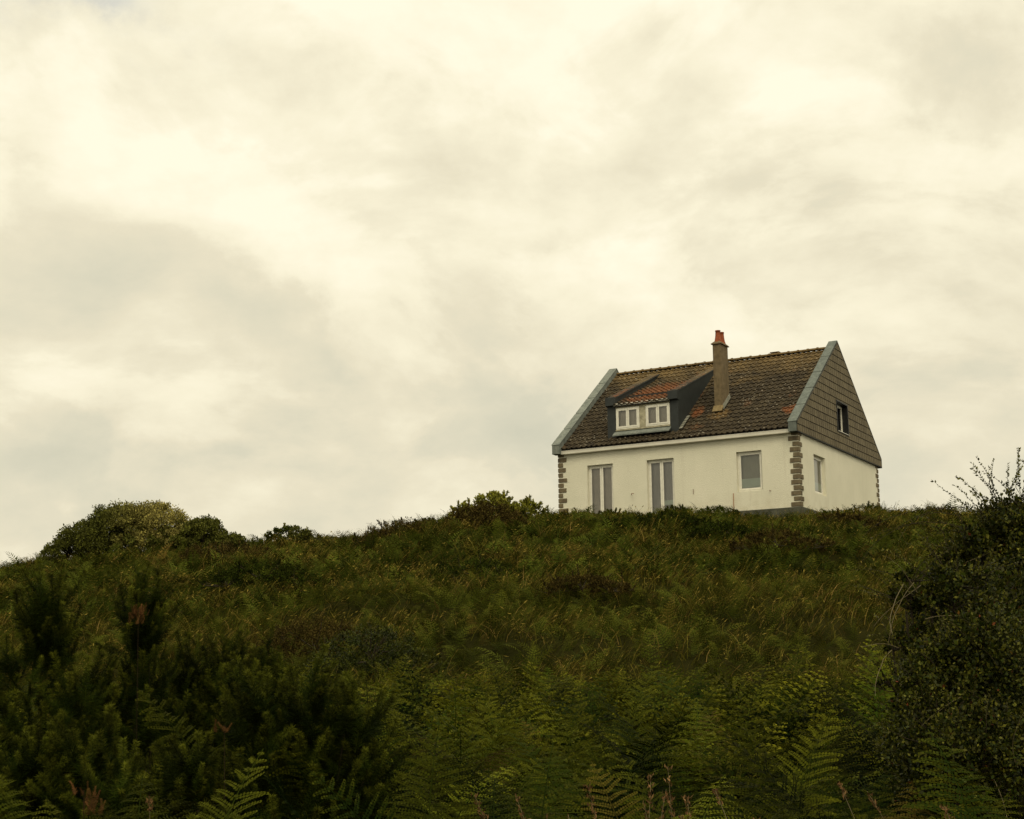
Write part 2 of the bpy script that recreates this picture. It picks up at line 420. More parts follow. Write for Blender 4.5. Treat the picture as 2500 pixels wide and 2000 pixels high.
FH = [(-8.50, -7.40, .03, 2.18), (-5.98, -4.87, .03, 2.18), (-2.38, -1.40, .70, 2.17)]
SH = [(1.66, 3.00, .68, 2.13)]
w = MB()
wall_plane(w, -L, 0, 0, HE, FH, lambda u, v, d: (u, d, v), .30)
wall_plane(w, 0, D, 0, HE, SH, lambda u, v, d: (-d, u, v), .30)
wall_plane(w, 0, L, 0, HE, [], lambda u, v, d: (-u, D - d, v), .3)
wall_plane(w, 0, D, 0, HE, [], lambda u, v, d: (-L + d, D - u, v), .3)
RS = .755                                   # roof slope
RZ, RY = 6.81, D / 2                        # ridge height and depth
def roofz(y): return RZ - RS * abs(y - RY)
for xg, flip in ((-.02, 1), (-L + .02, -1)):
    GH = [(4.42, 5.84, 3.36, 4.62)] if flip == 1 else []
    zt = HE
    if flip == 1:   # gable wall with a window hole: strips
        y0 = RY - (RZ - .25 - HE) / RS; y1 = 2 * RY - y0
        gz = lambda y: RZ - .25 - RS * abs(y - RY)
        a, b, c, d = GH[0]
        w.poly([(xg, y0, HE), (xg, a, HE), (xg, a, gz(a))]); w.poly([(xg, b, HE), (xg, y1, HE), (xg, b, gz(b))])
        w.poly([(xg, a, HE), (xg, b, HE), (xg, b, c), (xg, a, c)])
        w.poly([(xg, a, d), (xg, b, d), (xg, b, gz(b)), (xg, RY, gz(RY)), (xg, a, gz(a))])
    else:
        y0 = RY - (RZ - .25 - HE) / RS
        w.poly([(xg, y0, HE), (xg, RY, RZ - .25), (xg, 2 * RY - y0, HE)])
w.build('wall', PLASTER, house)
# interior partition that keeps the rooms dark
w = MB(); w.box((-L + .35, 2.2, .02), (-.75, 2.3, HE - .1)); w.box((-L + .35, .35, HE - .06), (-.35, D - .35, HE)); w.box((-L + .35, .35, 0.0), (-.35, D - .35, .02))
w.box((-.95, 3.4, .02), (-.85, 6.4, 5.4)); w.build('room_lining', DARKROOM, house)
# plinth
w = MB()
w.box((-L - .0, -.06, -1.6), (.07, D + .07, -.004)); w.build('foundation', CEMENT, house, bevel=.01)
# corner quoins: long and short rusticated stones
def quoins(cx, cy, sx, sy, name='corner_quoins'):
    mb = MB(); n = 14; h = HE / n; r = random.Random(int(cx * 7 + cy * 13) + 5)
    for i in range(n):
        z0 = i * h + .018; z1 = (i + 1) * h - .018
        if z1 > HE - .02: z1 = HE - .02
        lx, ly = ((.34, .17) if i % 2 == 0 else (.20, .34))
        lx += r.uniform(-.03, .05); ly += r.uniform(-.02, .03)
        p = .028
        # two slabs so that both faces read, each with a pillowed front
        x0, x1 = sorted((cx + sx * p, cx - sx * lx)); y0, y1 = sorted((cy + sy * p, cy - sy * ly))
        b = .022
        P = [(x0, y0, z0), (x1, y0, z0), (x1, y1, z0), (x0, y1, z0), (x0, y0, z1), (x1, y0, z1), (x1, y1, z1), (x0, y1, z1)]
        mb.hexa([tuple(c + r.uniform(-.007, .007) for c in q) for q in P], r.random())
    return mb.build(name, STONE, house, bevel=.014)
quoins(0, 0, 1, -1); quoins(-L, 0, -1, -1); quoins(0, D, 1, 1)

# tiles -------------------------------------------------------------
def tile_field(x0, x1, sec, P, seed, pitch=.215, row=.31, skip=None):
    """P(x, s, h): x along eaves, s distance up the slope, h height off the slope"""
    r = random.Random(seed); mb = MB(); nr = int(math.ceil(sec / row)); nc = int(math.ceil((x1 - x0) / pitch))
    prof = [(0, .0), (.10, .030), (.22, .038), (.34, .030), (.46, .0), (.55, -.004), (.9, -.004), (1.0, .0)]
    for j in range(nr):
        s0 = j * row; s1 = min(s0 + row + .05, sec + .02); off = (j % 2) * .5 * 0
        rowt = r.uniform(-.12, .12)
        for i in range(nc):
            t = min(1, max(0, r.random() * .8 + .1 + rowt)); jit = r.uniform(-.004, .006); js = r.uniform(-.012, .012); tw = r.uniform(-.004, .004)
            for k in range(len(prof) - 1):
                a, b = prof[k], prof[k + 1]
                xa = x0 + (i + a[0]) * pitch; xb = x0 + (i + b[0]) * pitch
                if xb > x1: continue
                lo = .045 + jit; up = .004
                ha, hb = a[1] + lo + tw * a[0], b[1] + lo + tw * b[0]
                mb.poly([P(xa, s0 + js, ha), P(xb, s0 + js, hb), P(xb, s1, b[1] + up), P(xa, s1, a[1] + up)], t)
                mb.poly([P(xa, s0 + js, ha - .035), P(xb, s0 + js, hb - .035), P(xb, s0 + js, hb), P(xa, s0 + js, ha)], t * .5)
    return mb
cs = 1 / math.sqrt(1 + RS * RS); sn = RS * cs
EV = -.17                                    # eave line y
sec = (RY - EV) / cs
zE = RZ - RS * (RY - EV) - .075
def Pf(x, s, h): return (x, EV + s * cs - h * sn, zE + s * sn + h * cs)
def Pb(x, s, h): return (-L - x, D - EV - s * cs + h * sn, zE + s * sn + h * cs)
mb = tile_field(-L + .20, -.16, sec, Pf, 3)
roof = mb.build('roof', TILE, house)
mb = tile_field(-L + .16, -.20, sec, Pb, 4); mb.build('roof', TILE, house)
# roof deck under the tiles
w = MB(); w.prism_x([(EV + .03, zE - .05), (RY, RZ - .14), (D - EV - .03, zE - .05), (D - EV - .03, zE - .02), (RY, RZ - .09), (EV + .03, zE - .02)], -L + .1, -.1); w.build('roof_deck', DARKROOM, roof)
# ridge tiles: half rounds with collars
w = MB(); x = -L + .25; r_ = random.Random(9)
while x < -.35:
    x2 = min(x + .40, -.25); z = RZ + .0 + r_.uniform(-.006, .006)
    for (xa, xb, rr) in ((x, x2, .105), (x2 - .05, x2 + .01, .13)):
        ring = [(math.cos(q * math.pi / 8) * rr, math.sin(q * math.pi / 8) * rr * .85) for q in range(9)]
        t = r_.random()
        for q in range(8):
            a, b = ring[q], ring[q + 1]
            w.poly([(xa, RY + a[0], z - .03 + a[1]), (xa, RY + b[0], z - .03 + b[1]), (xb, RY + b[0], z - .03 + b[1]), (xb, RY + a[0], z - .03 + a[1])], t)
        for xx in (xa, xb): w.poly([(xx, RY + a[0], z - .03 + a[1]) for a in ring], t)
    x = x2
w.build('ridge_tiles', TILE, roof)
w = MB(); w.box((-2.68, RY + .10, RZ - .1), (-2.38, RY + .42, RZ + .11)); w.box((-2.72, RY + .06, RZ + .112), (-2.34, RY + .46, RZ + .14)); w.build('roof_vent', TILE, house)

# raised coping along each gable
def coping(x0, x1, mat, front_only=False):
    off = .24; th = .42
    zt = lambda y: RZ + off - RS * abs(y - RY)
    yf = -.34; yb = D + .34
    w = MB()
    fz = zt(yf)
    prof = [(yf, fz), (yf, fz - .36), (-.02, HE - .08), (.02, HE + .22), (RY, RZ - .28), (D - .02, HE + .22), (D + .02, HE - .08), (yb, fz - .36), (yb, fz), (RY, RZ + off)]
    # split the profile into two convex halves
    w.prism_x([(RY, RZ - .28), (RY, RZ + off), (yf, fz), (yf, fz - .36), (-.03, HE - .10), (.02, HE + .16)], x0, x1)
    w.prism_x([(D - .02, HE + .16), (D + .03, HE - .10), (yb, fz - .36), (yb, fz), (RY, RZ + off), (RY, RZ - .28)], x0, x1)
    o = w.build('coping', mat, house, bevel=.008)
    # cap strip with welted joints
    c = MB()
    for sgn in (1, -1):
        n = 5
        for k in range(n):
            def yy(f): return (yf - .015 + (RY - yf) * f) if sgn == 1 else (yb + .015 - (yb - RY) * f)
            a, b = yy(k / n), yy((k + 1) / n - .012)
            if k == n - 1: b = RY
            za, zb = zt(a) + .004, zt(b) + .004
            c.hexa([(x0 - .018, a, za), (x1 + .018, a, za), (x1 + .018, b, zb), (x0 - .018, b, zb), (x0 - .018, a, za + .022), (x1 + .018, a, za + .022), (x1 + .018, b, zb + .022), (x0 - .018, b, zb + .022)])
    c.build('coping_cap', mat, o)
    return o
coping(-.235, .075, ZINC)
coping(-L - .11, -L + .21, ZINC_OLD)

# slate hung gable -----------------------------------------------------
bm = bmesh.new(); r = random.Random(21); tl = bm.faces.layers.float.new('tint')
def bmbox(lo, hi, tilt, t):
    x0, y0, z0 = lo; x1, y1, z1 = hi
    P = [(x0, y0, z0), (x1 + tilt, y0, z0), (x1 + tilt, y1, z0), (x0, y1, z0), (x0, y0, z1), (x1, y0, z1), (x1, y1, z1), (x0, y1, z1)]
    vs = [bm.verts.new(p) for p in P]
    for q in ((0, 3, 2, 1), (4, 5, 6, 7), (0, 1, 5, 4), (1, 2, 6, 5), (2, 3, 7, 6), (3, 0, 4, 7)):
        f = bm.faces.new([vs[k] for k in q]); f[tl] = t
XG = .085
gh = (4.42, 5.84, 3.36, 4.62); sz = .285; sy_ = .245
j = 0; z = HE - .10
while z < RZ + .3:
    y = -.5 + (j % 2) * .03
    while y < D + .5:
        a, b, c, d = gh
        y0, y1, z0, z1 = y + .016, y + sy_ - .016, z + .012, z + sz - .012
        inside = y1 > a and y0 < b and z1 > c and z0 < d
        if not inside: bmbox((XG - .01, y0, z0), (XG + .006, y1, z1), .014 + r.uniform(-.004, .004), r.random())
        else:   # trim round the window opening
            for (p0, p1, q0, q1) in ((y0, min(y1, a), z0, z1), (max(y0, b), y1, z0, z1), (max(y0, a), min(y1, b), z0, min(z1, c)), (max(y0, a), min(y1, b), max(z0, d), z1)):
                if p1 - p0 > .01 and q1 - q0 > .01: bmbox((XG - .01, p0, q0), (XG + .006, p1, q1), .012, r.random())
        y += sy_
    z += sz; j += 1
for no, co in (((0, -RS, 1), (0, RY, RZ + .22)), ((0, RS, 1), (0, RY, RZ + .22)), ((0, 0, -1), (0, 0, HE - .06)), ((0, -1, 0), (0, -.30, 0)), ((0, 1, 0), (0, D + .30, 0))):
    nv = Vector(no); nv = Vector((0, nv[1], nv[2]))
    pass
def cut(no, co):
    geom = bm.verts[:] + bm.edges[:] + bm.faces[:]
    bmesh.ops.bisect_plane(bm, geom=geom, plane_co=co, plane_no=no, clear_outer=True)
cut((0, -RS, 1), (0, RY, RZ + .20)); cut((0, RS, 1), (0, RY, RZ + .20)); cut((0, 0, -1), (0, 0, HE - .07)); cut((0, -1, 0), (0, -.30, 0)); cut((0, 1, 0), (0, D + .30, 0))
me = bpy.data.meshes.new('gable_slates'); bm.to_mesh(me); bm.free(); me.materials.append(SLATE)
gs = bpy.data.objects.new('gable_cladding', me); col.objects.link(gs); gs.parent = house
w = MB()   # dark backing sheet and edge trims
zt = lambda y: RZ + .205 - RS * abs(y - RY)
a, b, c, d = gh; B0 = -.012; xb0, xb1 = XG - .06, XG - .012
yl, yr = -.30, D + .30
def sheet(poly): w.poly([(xb1, y, z) for y, z in poly])
sheet([(yl, HE - .08), (a, HE - .08), (a, zt(a)), (yl, zt(yl))]); sheet([(b, HE - .08), (yr, HE - .08), (yr, zt(yr)), (b, zt(b))])
sheet([(a, HE - .08), (b, HE - .08), (b, c), (a, c)]); sheet([(a, d), (b, d), (b, zt(b)), (RY, zt(RY)), (a, zt(a))])
w.box((.0, yl, HE - .10), (XG + .012, yr, HE - .082))
w.build('cladding_backing', BLACK, gs)
w = MB()
for s_ in (1, -1):
    y0 = yl if s_ == 1 else yr
    z0 = zt(y0)
    w.hexa([(XG - .07, y0, z0 - .03), (XG + .022, y0, z0 - .03), (XG + .022, RY, zt(RY) - .03), (XG - .07, RY, zt(RY) - .03),
            (XG - .07, y0, z0 + .012), (XG + .022, y0, z0 + .012), (XG + .022, RY, zt(RY) + .012), (XG - .07, RY, zt(RY) + .012)])
w.box((-.235, yr, HE - .12), (XG + .015, yr + .05, zt(yr)))
w.build('verge_trim', plain('dark_verge', (.055, .052, .042), .6, .3), gs)

# gutter
w = MB(); w.prism_x([(-.20, HE - .02), (-.19, HE - .10), (-.05, HE - .115), (-.03, HE - .02), (-.03, HE + .03), (-.215, HE + .03)], -L + .215, -.24)
w.box((-L + .01, -.028, HE - .10), (-.01, -.004, HE + .12))
gut = w.build('gutter', GUTTER, house, bevel=.006)

# windows --------------------------------------------------------------
def rect_frame(mb, P, u0, u1, v0, v1, wd, d0, d1):
    for (a, b, c, d) in ((u0, u1, v0, v0 + wd), (u0, u1, v1 - wd, v1), (u0, u0 + wd, v0 + wd, v1 - wd), (u1 - wd, u1, v0 + wd, v1 - wd)):
        mb.hexa([P(a, c, d0), P(b, c, d0), P(b, c, d1), P(a, c, d1), P(a, d, d0), P(b, d, d0), P(b, d, d1), P(a, d, d1)])
def window(name, P, u0, u1, v0, v1, leaves, rec, fr=.055, sash=.06, film=None, curtain=CURTAIN, label=None, sill=False, cur_d=.05, rail=None):
    root = MB(); rect_frame(root, P, u0 + .002, u1 - .002, v0 + .002, v1 - .002, fr, rec, rec + .08)
    o = root.build(name, FRAME, house, bevel=.004)
    if label: o['label'] = label
    f0 = u0 + fr; W = (u1 - u0 - 2 * fr) / leaves
    for k in range(leaves):
        a, b = f0 + k * W + .003, f0 + (k + 1) * W - .003
        c, d = v0 + fr + .003, v1 - fr - .003
        m = MB(); rect_frame(m, P, a, b, c, d, sash, rec - .012, rec + .045); 
        if rail: 
            q = rail; m.hexa([P(a + sash, q, rec - .006), P(b - sash, q, rec - .006), P(b - sash, q, rec + .04), P(a + sash, q, rec + .04), P(a + sash, q + .07, rec - .006), P(b - sash, q + .07, rec - .006), P(b - sash, q + .07, rec + .04), P(a + sash, q + .07, rec + .04)])
        m.build('sash', FRAME, o, bevel=.004)
        m = MB(); m.poly([P(a + sash, c + sash, rec + .018), P(b - sash, c + sash, rec + .018), P(b - sash, d - sash, rec + .018), P(a + sash, d - sash, rec + .018)]); m.build('pane', GLASS, o)
        if film and (film[2] is None or k in film[2]):
            m = MB(); m.poly([P(a + sash, film[0], rec + .024), P(b - sash, film[0], rec + .024), P(b - sash, film[1], rec + .024), P(a + sash, film[1], rec + .024)]); m.build('frosted_film', FILM, o)
    m = MB(); n = 40 * leaves
    for k in range(n):   # gently pleated net curtain
        a = u0 + .06 + (u1 - u0 - .12) * k / n; b = u0 + .06 + (u1 - u0 - .12) * (k + 1) / n
        da = rec + .08 + cur_d + .004 * math.sin(k * 1.1); db = rec + .08 + cur_d + .004 * math.sin((k + 1) * 1.1)
        m.poly([P(a, v0 + .05, da), P(b, v0 + .05, db), P(b, v1 - .05, db), P(a, v1 - .05, da)])
    m.build('curtain', curtain, o)
    if sill:
        m = MB(); m.hexa([P(u0 - .03, v0 - .05, -.05), P(u1 + .03, v0 - .05, -.05), P(u1 + .03, v0 - .05, rec), P(u0 - .03, v0 - .05, rec), P(u0 - .03, v0 - .012, -.05), P(u1 + .03, v0 - .012, -.05), P(u1 + .03, v0 + .01, rec), P(u0 - .03, v0 + .01, rec)])
        m.build('sill', FRAME, o, bevel=.006)
    return o
PF = lambda u, v, d: (u, d, v)
PS = lambda u, v, d: (-d, u, v)
CUR_G = plain('grey_blind', (.42, .40, .31), .9, .1, .1, 3)
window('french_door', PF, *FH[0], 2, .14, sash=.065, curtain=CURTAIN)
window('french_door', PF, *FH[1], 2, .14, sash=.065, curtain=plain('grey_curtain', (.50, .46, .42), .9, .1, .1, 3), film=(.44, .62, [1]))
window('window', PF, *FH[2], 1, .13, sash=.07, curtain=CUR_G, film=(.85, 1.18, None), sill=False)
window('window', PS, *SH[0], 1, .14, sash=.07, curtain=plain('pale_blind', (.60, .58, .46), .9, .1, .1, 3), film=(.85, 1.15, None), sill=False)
# gable window set in a deep black box
w = MB()
a, b, c, d = gh
for (u0, u1, v0, v1) in ((a, b, d - .05, d), (a, a + .05, c, d - .05), (b - .05, b, c, d - .05)):
    w.box((-.28, u0, v0), (XG + .03, u1, v1))
w.box((-.28, a + .05, c), (XG + .01, b - .05, c + .03))
w.build('window_surround', BLACK, house)
w = MB(); w.box((-.2, a + .05, c + .031), (XG + .05, b - .05, c + .05)); w.build('window_sill', FRAME, house)
PG = lambda u, v, d: (-d, u, v)
window('window', PG, a + .052, b - .052, c + .05, d - .052, 1, .12, fr=.06, sash=.05, curtain=BLACK, cur_d=.1)

# dormer ----------------------------------------------------------------
DY = .30; DL, DR = -7.72, -4.74
dmz = lambda y: 4.66 + .40 * y      # top line of the cheeks
w = MB(); w.box((-7.36, DY + .02, 3.25), (-5.09, DY + .10, 3.52)); w.box((-6.36, DY - .01, 3.50), (-6.10, DY + .10, 4.36)); w.box((-7.37, DY - .02, 4.36), (-5.08, DY + .10, 4.47)); w.box((-7.37, DY - .04, 3.46), (-5.08, DY + .02, 3.51))
dormer = w.build('dormer', FRAME_OLD, house, bevel=.005)
w = MB(); w.box((-7.42, DY - .12, 4.44), (-5.06, DY - .022, 4.52)); w.build('dormer_fascia', GUTTER, dormer, bevel=.006)
def cheek(x0, x1):
    w = MB()
    yb = 4.49
    y0 = DY - .02
    w.prism_x([(y0, roofz(y0) - .30), (yb, roofz(yb) - .2), (yb, roofz(yb) + .02), (y0 + .12, dmz(y0 + .12)), (y0, dmz(y0 + .12) - .02)], x0, x1)
    o = w.build('cheek', DARKMET, dormer, bevel=.006)
    return o
cheek(DL, -7.375); cheek(-5.075, DR)
w = MB()    # boxed ends of the cheek parapets
for x0, x1 in ((DL - .02, -7.34), (-5.11, DR + .02)):
    w.prism_x([(DY - .16, 4.46), (DY + .10, 4.42), (DY + .10, 4.83), (DY + .0, 4.80), (DY - .16, 4.79)], x0, x1)
    w.hexa([(x0, DY + .11, dmz(DY + .1) - .02), (x1, DY + .11, dmz(DY + .1) - .02), (x1, 4.5, dmz(4.5) - .02), (x0, 4.5, dmz(4.5) - .02), (x0, DY + .11, dmz(DY + .1) + .03), (x1, DY + .11, dmz(DY + .1) + .03), (x1, 4.5, dmz(4.5) + .03), (x0, 4.5, dmz(4.5) + .03)])
w.build('cheek_coping', DARKMET, dormer, bevel=.006)
w = MB()    # mossy strip on top of the copings
for x0, x1 in ((DL + .0, -7.36), (-5.09, DR - .0)):
    w.hexa([(x0, DY - .1, dmz(DY - .1) + .031), (x1, DY - .1, dmz(DY - .1) + .031), (x1, 4.45, dmz(4.45) + .031), (x0, 4.45, dmz(4.45) + .031), (x0, DY - .1, dmz(DY - .1) + .045), (x1, DY - .1, dmz(DY - .1) + .045), (x1, 4.45, dmz(4.45) + .045), (x0, 4.45, dmz(4.45) + .045)])
w.build('cheek_capping', TILE, dormer)
q = math.atan(.41); dz0 = 4.45
def Pd(x, s, h): return (x, DY - .15 + s * math.cos(q) - h * math.sin(q), dz0 + s * math.sin(q) + h * math.cos(q))
mb = tile_field(-7.40, -5.07, 4.3, Pd, 8, pitch=.2118, row=.30); mb.build('dormer_roof', TILE, dormer)
w = MB(); w.hexa([(-7.40, DY - .1, 4.40), (-5.07, DY - .1, 4.40), (-5.07, 4.1, 4.40 + .41 * (4.2 - DY)), (-7.40, 4.1, 4.40 + .41 * (4.2 - DY)), (-7.40, DY - .1, 4.44), (-5.07, DY - .1, 4.44), (-5.07, 4.1, 4.44 + .41 * (4.2 - DY)), (-7.40, 4.1, 4.44 + .41 * (4.2 - DY))]); w.build('dormer_deck', DARKROOM, dormer)
w = MB(); w.hexa([(-7.42, .06, 3.235), (-5.05, .06, 3.235), (-5.05, DY + .02, 3.40), (-7.42, DY + .02, 3.40), (-7.42, .06, 3.28), (-5.05, .06, 3.28), (-5.05, DY + .02, 3.46), (-7.42, DY + .02, 3.46)]); w.build('dormer_apron', ZINC_OLD, dormer)
for (u0, u1) in ((-7.355, -6.365), (-6.095, -5.095)):
    window('dormer_window', lambda u, v, d: (u, DY + d, v), u0, u1, 3.52, 4.355, 2, -.02, fr=.05, sash=.06, curtain=CURTAIN)
w = MB()
for k in range(5):      # stepped lead soakers by the right cheek
    y0 = .28 + k * .17; y1 = y0 + .16
    w.hexa([(DR + .005, y0, roofz(y0) + .045), (DR + .13, y0, roofz(y0) + .045), (DR + .13, y1, roofz(y1) + .025), (DR + .005, y1, roofz(y1) + .025), (DR + .005, y0, roofz(y0) + .06), (DR + .13, y0, roofz(y0) + .06), (DR + .13, y1, roofz(y1) + .04), (DR + .005, y1, roofz(y1) + .04)])
w.build('flashing', LEAD, house)
w = MB(); w.box((-7.3, 1.2, 3.3), (-5.1, 1.3, 5.0)); w.build('dormer_lining', DARKROOM, dormer)

# chimney ----------------------------------------------------------------
CX0, CX1, CY0, CY1 = -3.71, -3.38, 1.38, 2.12
w = MB(); w.box((CX0, CY0, 3.6), (CX1, CY1, 6.66)); chim = w.build('chimney', CHIM, house, bevel=.012)
w = MB(); w.box((CX0 - .05, CY0 - .05, 6.662), (CX1 + .05, CY1 + .05, 6.70))
cxm, cym = (CX0 + CX1) / 2, (CY0 + CY1) / 2
P8 = [(CX0 - .045, CY0 - .045, 6.702), (CX1 + .045, CY0 - .045, 6.702), (CX1 + .045, CY1 + .045, 6.702), (CX0 - .045, CY1 + .045, 6.702), (cxm - .11, CY0 + .07, 6.80), (cxm + .11, CY0 + .07, 6.80), (cxm + .11, CY1 - .07, 6.80), (cxm - .11, CY1 - .07, 6.80)]
w.hexa(P8); w.build('chimney_cap', CHIM, chim, bevel=.008)
for yy in (CY0 + .19, CY1 - .19):
    w = MB(); w.lathe([(.165, 0), (.150, .04), (.128, .12), (.110, .22), (.098, .34), (.094, .44), (.106, .445), (.106, .48), (.085, .48), (.078, .40), (.078, .2)], (cxm, yy, 6.755), 20)
    w.build('chimney_pot', TERRA, chim, smooth=True)
w = MB()
w.hexa([(CX0 - .03, CY0 - .20, roofz(CY0 - .20) + .05), (CX1 + .03, CY0 - .20, roofz(CY0 - .20) + .05), (CX1 + .03, CY0 + .0, roofz(CY0) + .05), (CX0 - .03, CY0 + .0, roofz(CY0) + .05), (CX0 - .03, CY0 - .20, roofz(CY0 - .20) + .07), (CX1 + .03, CY0 - .20, roofz(CY0 - .20) + .07), (CX1 + .03, CY0, roofz(CY0) + .16), (CX0 - .03, CY0, roofz(CY0) + .16)])
w.build('flashing', concrete('mossy_mortar', (.26, .20, .10), (.16, .11, .05)), chim)
w = MB()
w.hexa([(CX1, CY0, roofz(CY0) + .0), (CX1 + .05, CY0, roofz(CY0)), (CX1 + .05, CY1, roofz(CY1)), (CX1, CY1, roofz(CY1)), (CX1, CY0, roofz(CY0) + .17), (CX1 + .012, CY0, roofz(CY0) + .17), (CX1 + .012, CY1, roofz(CY1) + .17), (CX1, CY1, roofz(CY1) + .17)])
w.build('side_flashing', LEAD, chim)

# iron bits left in the wall
def wire(name, pts, rad, mat=RUST): 
    m = MB(); m.tube(pts, rad, 6); return m.build(name, mat, house)
wire('wall_hook', [(-6.62, -.01, .90), (-6.60, -.10, .92), (-6.55, -.16, .94), (-6.47, -.14, .92)], .012)
wire('iron_stake', [(-2.52, -.06, -.05), (-2.52, -.055, .66)], .012, plain('orange_rust', (.40, .16, .06), .9, .2, .3, 20))
wire('iron_stake', [(-4.10, -.03, .74), (-4.10, -.03, .94)], .009)
wire('wall_hook', [(-1.12, -.0, .66), (-1.12, -.07, .66), (-1.10, -.08, .62)], .012)

#PLANTS#
# ------------------------------------------------------------------ plants
def nrm(v): return v / np.maximum(np.linalg.norm(v, axis=-1, keepdims=True), 1e-9)
def leaf_quads(P, Dr, Up, ln, wd, fold=.0):
    """diamond leaves: base P, direction Dr, surface normal Up, length ln, width wd -> (n,4,3)"""
    S = nrm(np.cross(Dr, Up)); ln = np.asarray(ln)[..., None]; wd = np.asarray(wd)[..., None]
    mid = P + Dr * ln * .45
    return np.stack([P, mid + S * wd * .5 + Up * wd * fold, P + Dr * ln, mid - S * wd * .5 + Up * wd * fold], -2)
def rand_dirs(n, up=0.0):
    d = rng.normal(size=(n, 3)); d[:, 2] += up
    return nrm(d)
def tint_of(n4, plant, tip, dry=0.0, leaf=None):
    """(n,4) rows per quad expanded to vertices"""
    n = n4
    t = np.zeros((n, 4), np.float32); t[:, 0] = plant; t[:, 1] = tip; t[:, 2] = rng.random(n) if leaf is None else leaf; t[:, 3] = dry
    return np.repeat(t, 4, 0)

# materials ----------------------------------------------------------
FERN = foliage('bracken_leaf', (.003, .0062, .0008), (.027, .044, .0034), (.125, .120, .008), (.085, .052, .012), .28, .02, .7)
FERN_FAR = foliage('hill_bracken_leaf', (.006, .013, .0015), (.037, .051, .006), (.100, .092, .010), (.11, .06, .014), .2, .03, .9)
GRASS = foliage('grass_blade', (.020, .023, .003), (.060, .052, .006), (.175, .135, .024), (.19, .12, .035), .22, .03, .9)
GORSE = foliage('gorse_needle', (.006, .011, .0013), (.023, .034, .0035), (.105, .108, .011), (.15, .068, .026), .15, .02)
LEAFD = foliage('dark_leaf', (.006, .011, .0015), (.025, .035, .0036), (.100, .094, .011), (.11, .028, .010), .25, .10, .5)
LEAFF = foliage('thicket_leaf', (.006, .011, .0012), (.022, .034, .004), (.070, .070, .009), (.10, .05, .010), .2, .03, .9)
SHRUB = foliage('shrub_leaf', (.026, .036, .004), (.075, .085, .009), (.30, .255, .07), (.13, .07, .03), .25, .08, .7)
SHRUBG = foliage('bright_leaf', (.11, .12, .012), (.20, .20, .020), (.32, .28, .045), (.13, .07, .03), .35, .15, .6)
HEATH = foliage('brown_shrub_leaf', (.024, .018, .005), (.062, .042, .011), (.080, .070, .014), (.10, .055, .018), .15, .03, .9)
SEED = foliage('seed_head', (.09, .045, .018), (.15, .082, .034), (.20, .125, .055), (.16, .09, .04), .2, .05, .8)
STEM = plain('woody_stem', (.040, .030, .015), .8, .2, .4, 20)
STEM_G = plain('green_stem', (.035, .040, .014), .6, .3, .3, 20)
STEM_P = plain('pale_stem', (.17, .135, .07), .7, .2, .3, 20)

# bracken -------------------------------------------------------------
def frond(np_, nq, length=1.0, width=.62, stipe=.34, lean0=8, lean1=78, seed=0, droop=.25, curl=0.35, side=0.0, fine=.0095):
    """one bracken frond in local space: rises along +z, arches towards +y. returns quads (n,4,3), tip(n), rachis points"""
    r = np.random.default_rng(seed)
    n = 40; th = np.radians(lean0 + (lean1 - lean0) * np.linspace(0, 1, n) ** 1.4); ds = length / n
    pts = np.zeros((n + 1, 3)); 
    for i in range(n): pts[i + 1] = pts[i] + ds * np.array([side * math.sin(i / n * 2.2) * .4, math.sin(th[i]), math.cos(th[i])])
    def at(t):
        f = t * n; i = min(int(f), n - 1); return pts[i] + (pts[i + 1] - pts[i]) * (f - i), nrm(pts[min(i + 1, n)] - pts[max(i - 1, 0)])
    Q, T = [], []
    for i in range(np_):
        s = (i + .3) / np_; t = stipe + (1 - stipe) * s ** .93
        base, dirr = at(t)
        Lp = width * (1 - s) ** .82 * (.55 + .45 * min(1, s * 6 + .5)) * r.uniform(.9, 1.08) * .5
        if s > .93: Lp *= .7
        upn = nrm(np.cross(np.array([1., 0, 0]), dirr))   # frond surface normal
        for sg in (-1, 1):
            lat = np.array([sg, 0, 0.]); f = r.uniform(.22, .42) + .25 * s
            pd = nrm(lat + dirr * f + upn * r.uniform(-.05, .30))
            m = max(3, int(nq * (Lp / (width * .5)) ** .8 + .5)) if nq > 1 else 1
            if nq <= 1:
                Q.append(leaf_quads(base[None], pd[None], upn[None], np.array([Lp]), np.array([Lp * .20]))[0]); T.append(s * .6); continue
            k = np.arange(m); u = (k + .6) / m
            # pinna arcs: droops towards its tip, curls forward
            dr = droop * r.uniform(.6, 1.5)
            ax = base + pd * (Lp * u)[:, None] + np.array([0, 0, -1.]) * (dr * Lp * u ** 2)[:, None] + dirr * (curl * Lp * .5 * u ** 2)[:, None]
            tang = nrm(pd + np.array([0, 0, -1.]) * (2 * dr * u)[:, None] + dirr * (curl * u)[:, None])
            nn = nrm(upn - tang * (tang @ upn)[:, None])
            pl = (fine * length) * (Lp / (width * .5)) ** .25 * (1 - u) ** .55 * r.uniform(.8, 1.15, m) + .0025 * length
            pw = Lp / m * 1.02
            for s2 in (-1, 1):
                dd = nrm(s2 * np.cross(tang, nn) + tang * .35 + nn * r.uniform(-.25, .25, m)[:, None])
                Q.append(leaf_quads(ax, dd, nn, pl, np.full(m, pw), -.12)); T.append(np.clip(np.full(m, s * .55) + u * .30 + r.uniform(-.1, .1, m), 0, 1))
            # pinna midrib
            Q.append(leaf_quads(base[None], nrm(pd - np.array([0, 0, dr * .5]))[None], nn[:1], np.array([Lp * .95]), np.array([.0035 * length]))); T.append(np.array([.5]))
    if nq <= 1: Qa = np.array(Q); Ta = np.array(T)
    else: Qa = np.concatenate(Q); Ta = np.concatenate(T)
    return Qa, Ta, pts
